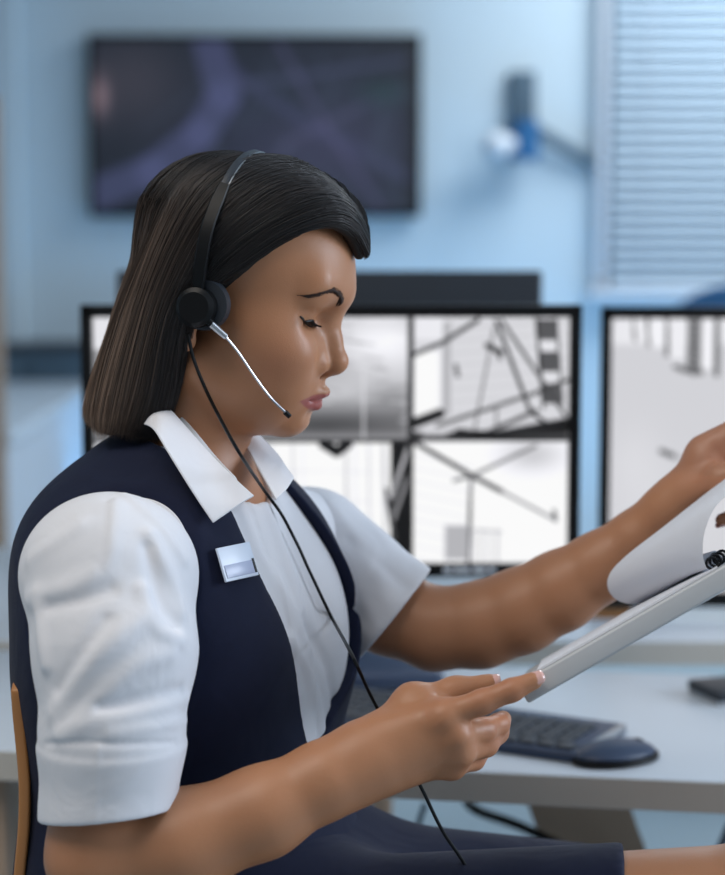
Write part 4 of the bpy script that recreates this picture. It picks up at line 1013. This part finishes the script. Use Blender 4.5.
# ================================================================== NAME BADGE
bm_ = march(vest, 236, 564, .003); bn0 = np.array([vest.ev((bm_+v)[None], cull=False)[0]-vest.ev((bm_-v)[None], cull=False)[0] for v in np.eye(3)*.006]); bn0 /= np.linalg.norm(bn0)
bc_ = []
for x, y in ((214, 549), (246, 543), (258, 575), (225, 583)):
    r_ = ray(x, y); bc_.append(CAM+r_*(((bm_-CAM)@bn0)/(r_@bn0)))
bx = ax(*((bc_[1]-bc_[0])+(bc_[2]-bc_[3]))); by = (bc_[3]-bc_[0])+(bc_[2]-bc_[1]); by = ax(*(by-bx*(by@bx))); bn = np.cross(by, bx)
if bn[1] > 0: bn = -bn
bctr = sum(bc_)/4+bn*.0015; wB = (np.linalg.norm(bc_[1]-bc_[0])+np.linalg.norm(bc_[2]-bc_[3]))/2; hB = (np.linalg.norm(bc_[3]-bc_[0])+np.linalg.norm(bc_[2]-bc_[1]))/2
Rb = Matrix((Vector(bx), Vector(-by), Vector(np.cross(bx, -by)))).transposed()
ob = lambda x, y, z: bctr+bx*x+by*y+bn*z
e = empty('name_badge', bctr); tag(e, 'small blank silver-white name badge pinned on the navy vest beside the collar', 'badge')
M['badge'] = mat('badge_plate', srgb(205, 216, 232), .3, spec=.6, var=.02); M['badge2'] = mat('badge_slot', srgb(168, 178, 204), .25, var=.02)
BM().box(ob(0, 0, 0), (wB, hB, .0022), Rb, bev=.0004).out('plate', M['badge'], e)
BM().box(ob(-.001, hB*.22, .0014), (wB*.84, hB*.38, .0008), Rb, bev=.0002).out('name_slot', M['badge2'], e)
BM().box(ob(wB*.44, hB*.20, .0013), (wB*.05, hB*.42, .0010), Rb).out('slot_edge', M['black'], e)
BM().cyl(ob(-.006, -hB*.1, -.003), ob(.006, -hB*.1, -.003), .0012).out('pin', M['metal'], e)
# ================================================================== CLIPBOARD
YN = -.177
A0 = P(517, 684.5, YN); L1 = ax(*(P(900, 464, YN)-A0)); bw = .222; Wn = None
for q_ in np.linspace(-.3, .05, 141):                                # width direction: square to the edge, showing a sliver of the top face
    w_ = np.array([0, 1, 0])+np.cross(L1, [0, 1, 0])*(-q_ if np.cross(L1, [0, 1, 0])[2] < 0 else q_); w_ = ax(*(w_-L1*(w_@L1))); x_, y_ = proj(A0+L1*.15+w_*bw); x0_, y0_ = proj(A0); x1_, y1_ = proj(A0+L1*.2)
    gap = (y0_+(y1_-y0_)*(x_-x0_)/(x1_-x0_))-y_
    if Wn is None or abs(gap-8) < bg: Wn, bg = w_, abs(gap-8)
Wv = Wn*bw; WL = bw
Nn = np.cross(L1, Wn); Nn = Nn if Nn[2] > 0 else -Nn
shear = (Wv@L1)                                                       # the board is a rectangle: keep the corner square
print('clip width', WL, 'shear', shear, 'normal', Nn)
bl_ = .325; TB = .0165
Rc = Matrix((Vector(L1), Vector(Wn), Vector(np.cross(L1, Wn)))).transposed()
CB = lambda l, w, n=0: A0+L1*l+Wn*w+Nn*n
e = empty('clipboard', CB(bl_/2, bw/2, -TB)); tag(e, 'thick pale grey clipboard held tilted in both hands, seen almost edge-on', 'clipboard')
M['board'] = mat('clipboard_shell', srgb(196, 198, 200), .38, var=.02, vscale=30)
M['paper'] = mat('paper', srgb(228, 230, 236), .85, var=.01, vscale=30)
pnt = M['paper'].node_tree; pb = pnt.nodes['Principled BSDF']; pb.inputs['Transmission Weight'].default_value = 0
BM().box(CB(bl_/2, bw/2, -TB*.5), (bl_, bw, TB), Rc, bev=.0022).out('storage_box', M['board'], e)
BM().box(CB(bl_/2, bw/2, -.0004), (bl_-.008, bw-.006, .0012), Rc).out('writing_plate', M['board'], e)
Bl = (P(712, 572, YN)-A0)@L1
cp = BM(); cp.box(CB(Bl+.022, bw/2, .004), (.030, .11, .002), Rc, bev=.0006).box(CB(Bl+.006, bw/2, .0026), (.006, .11, .004), Rc, bev=.0008).out('clip_plate', M['metal'], e)
cp = BM().tube([CB(Bl+.012, x, .007) for x in np.linspace(bw/2-.05, bw/2+.05, 12)], .0028, 10)
for i in range(9): cp.tube([CB(Bl+.012+.0045*math.cos(a_), bw/2-.045+i*.011+.0006*a_, .007+.0045*math.sin(a_)) for a_ in np.linspace(0, 6.28, 13)], .0009, 6)
cp.out('clip_spring', M['metal'], e)
cp = BM()
for i in range(4):
    b_ = CB(Bl+.004+.004*i, .012+.012*i, .0055); cp.tube([b_+.0042*(math.cos(x)*L1+math.sin(x)*Nn) for x in np.linspace(0, 6.28, 15)], .0011, 6, cap=False)
cp.out('binding_rings', M['black'], e)
# the paper pad under the clip
st = BM().box(CB(Bl/2+.012, bw/2, .0012), (Bl-.012, bw-.018, .0016), Rc).out('paper_pad', M['paper']); tag(st, 'thin pad of white paper lying flat on the tilted clipboard', 'paper')
# the lifted sheet
print('bind far', proj(CB(Bl, bw-.012, .0025)), 'near', proj(CB(Bl, .012, .0025)))
x_, y_ = proj(CB(Bl, bw-.012, .003)); x1_, y1_ = proj(CB(Bl, .012, .003))
near = spline(np.array([(x1_, y1_), (706, 566), (703, 552), (705, 532), (715, 508), (735, 488), (762, 466), (795, 440)]), 48)
farc = spline(np.array([(x_, y_), ((x_+648)/2, (y_+602)/2-1), (648, 601), (624, 603), (609, 592), (609, 575), (626, 556), (662, 528), (704, 495), (750, 459)]), 48)
nw = 26; G = []
for j in range(nw):
    t = j/(nw-1); row = near*(1-t)+farc*t; sx = .012*(1-t)+t*(bw-.012); Yj = CB(Bl, sx)[1]
    G.append(np.array([P(x, y, Yj) for x, y in row]))
G = np.array(G); i = np.arange(nw*48).reshape(nw, 48); Fq = np.stack([i[:-1, :-1], i[1:, :-1], i[1:, 1:], i[:-1, 1:]], -1).reshape(-1, 4)
o = mesh_np('paper_sheet', G.reshape(-1, 3), Fq, M['paper']); md = o.modifiers.new('thick', 'SOLIDIFY'); md.thickness = .0003
md = o.modifiers.new('sub', 'SUBSURF'); md.levels = md.render_levels = 1
tag(o, 'curled white sheet being lifted off the clipboard by the raised hand', 'paper')
# ================================================================== CHAIR
e = empty('chair', (hip[0], hip[1], 0)); tag(e, 'chair with a curved light wooden back, the woman sits on it', 'chair')
prof = [(14, 664), (16, 700), (20, 750), (22, 790), (21, 830), (17, 875), (12, 940)]
prof = spline(np.array(prof), 24); G = []
profx = lambda v: [(x+2, y+26*max(0, 1-v*7)*max(0, 1-(y-664)/120)) for x, y in prof]
for j in range(25):
    v = j/24; bow = 1-(2*v-1)**2
    G.append([P(x, y, -.105)-TS*(.36*v)-TF*(.055*bow)*1 for x, y in profx(v)])
G = np.array(G); i = np.arange(25*24).reshape(25, 24); Fq = np.stack([i[:-1, :-1], i[1:, :-1], i[1:, 1:], i[:-1, 1:]], -1).reshape(-1, 4)
o = mesh_np('backrest', G.reshape(-1, 3), Fq, M['wood'], e); md = o.modifiers.new('thick', 'SOLIDIFY'); md.thickness = .009; md.offset = 0
md = o.modifiers.new('rnd', 'BEVEL'); md.width = .002; md.segments = 2; md.limit_method = 'ANGLE'
zs = hip[2]-.150
Rt = Matrix((Vector(TF), Vector(-TS), Vector(TZ))).transposed(); hc_ = np.array([hip[0], hip[1], 0])
BM().box(hc_+TF*.06+TZ*(zs-.012), (.42, .42, .024), Rt, bev=.01).out('seat', M['wood'], e)
for a_, b_ in ((-1, -1), (-1, 1), (1, -1), (1, 1)):
    t_ = hc_+TF*(.06+.17*a_)+TS*.17*b_; BM().cyl(t_+TZ*(zs-.02), t_*np.array([1, 1, 0])+TF*.03*a_+TS*.03*b_, .014, .011).out('leg', M['wood'], e)
for b_ in (-1, 1):
    t_ = hc_-TF*.12+TS*.05*b_; up_ = G[12-3*b_, 12]; BM().tube([t_+TZ*(zs-.01), (t_+TZ*zs+up_)/2-TF*.02, up_-TF*.008], .009).out('back_support', M['wood'], e)
# ================================================================== LIGHT
def area(name, loc, rot, size, power, color, sy=None):
    l = bpy.data.lights.new(name, 'AREA'); l.energy = power; l.color = color; l.shape = 'RECTANGLE'; l.size = size; l.size_y = sy or size
    o = bpy.data.objects.new(name, l); COL.objects.link(o); o.location = loc; o.rotation_euler = rot; return o
D = math.radians
area('ceiling_lamp_front', (-.9, -.9, 2.85), (D(0), D(0), 0), 1.4, 31, (1, .92, .83))
area('window_light', (3.4, -.2, 1.9), (0, D(80), 0), 1.5, 92, (.76, .86, 1))
area('ceiling_lamp_back', (1.6, 4.3, 2.85), (0, 0, 0), 1.4, 66, (.86, .94, 1))
area('blue_wall_light', (0.4, 4.55, .35), (D(150), 0, 0), 2.8, 10, (.12, .5, 1), .3)
w = bpy.data.worlds.new('world'); SC.world = w; w.use_nodes = True
w.node_tree.nodes['Background'].inputs[0].default_value = (.80, .88, 1, 1); w.node_tree.nodes['Background'].inputs[1].default_value = .28
SC.view_settings.view_transform = 'Standard'; SC.view_settings.look = 'None'; SC.view_settings.exposure = 0; SC.view_settings.gamma = 1
SC.view_settings.use_curve_mapping = False
SC.cycles.use_denoising = True
try: SC.cycles.denoiser = 'OPENIMAGEDENOISE'
except Exception: pass
print('script time', time.time()-T0)
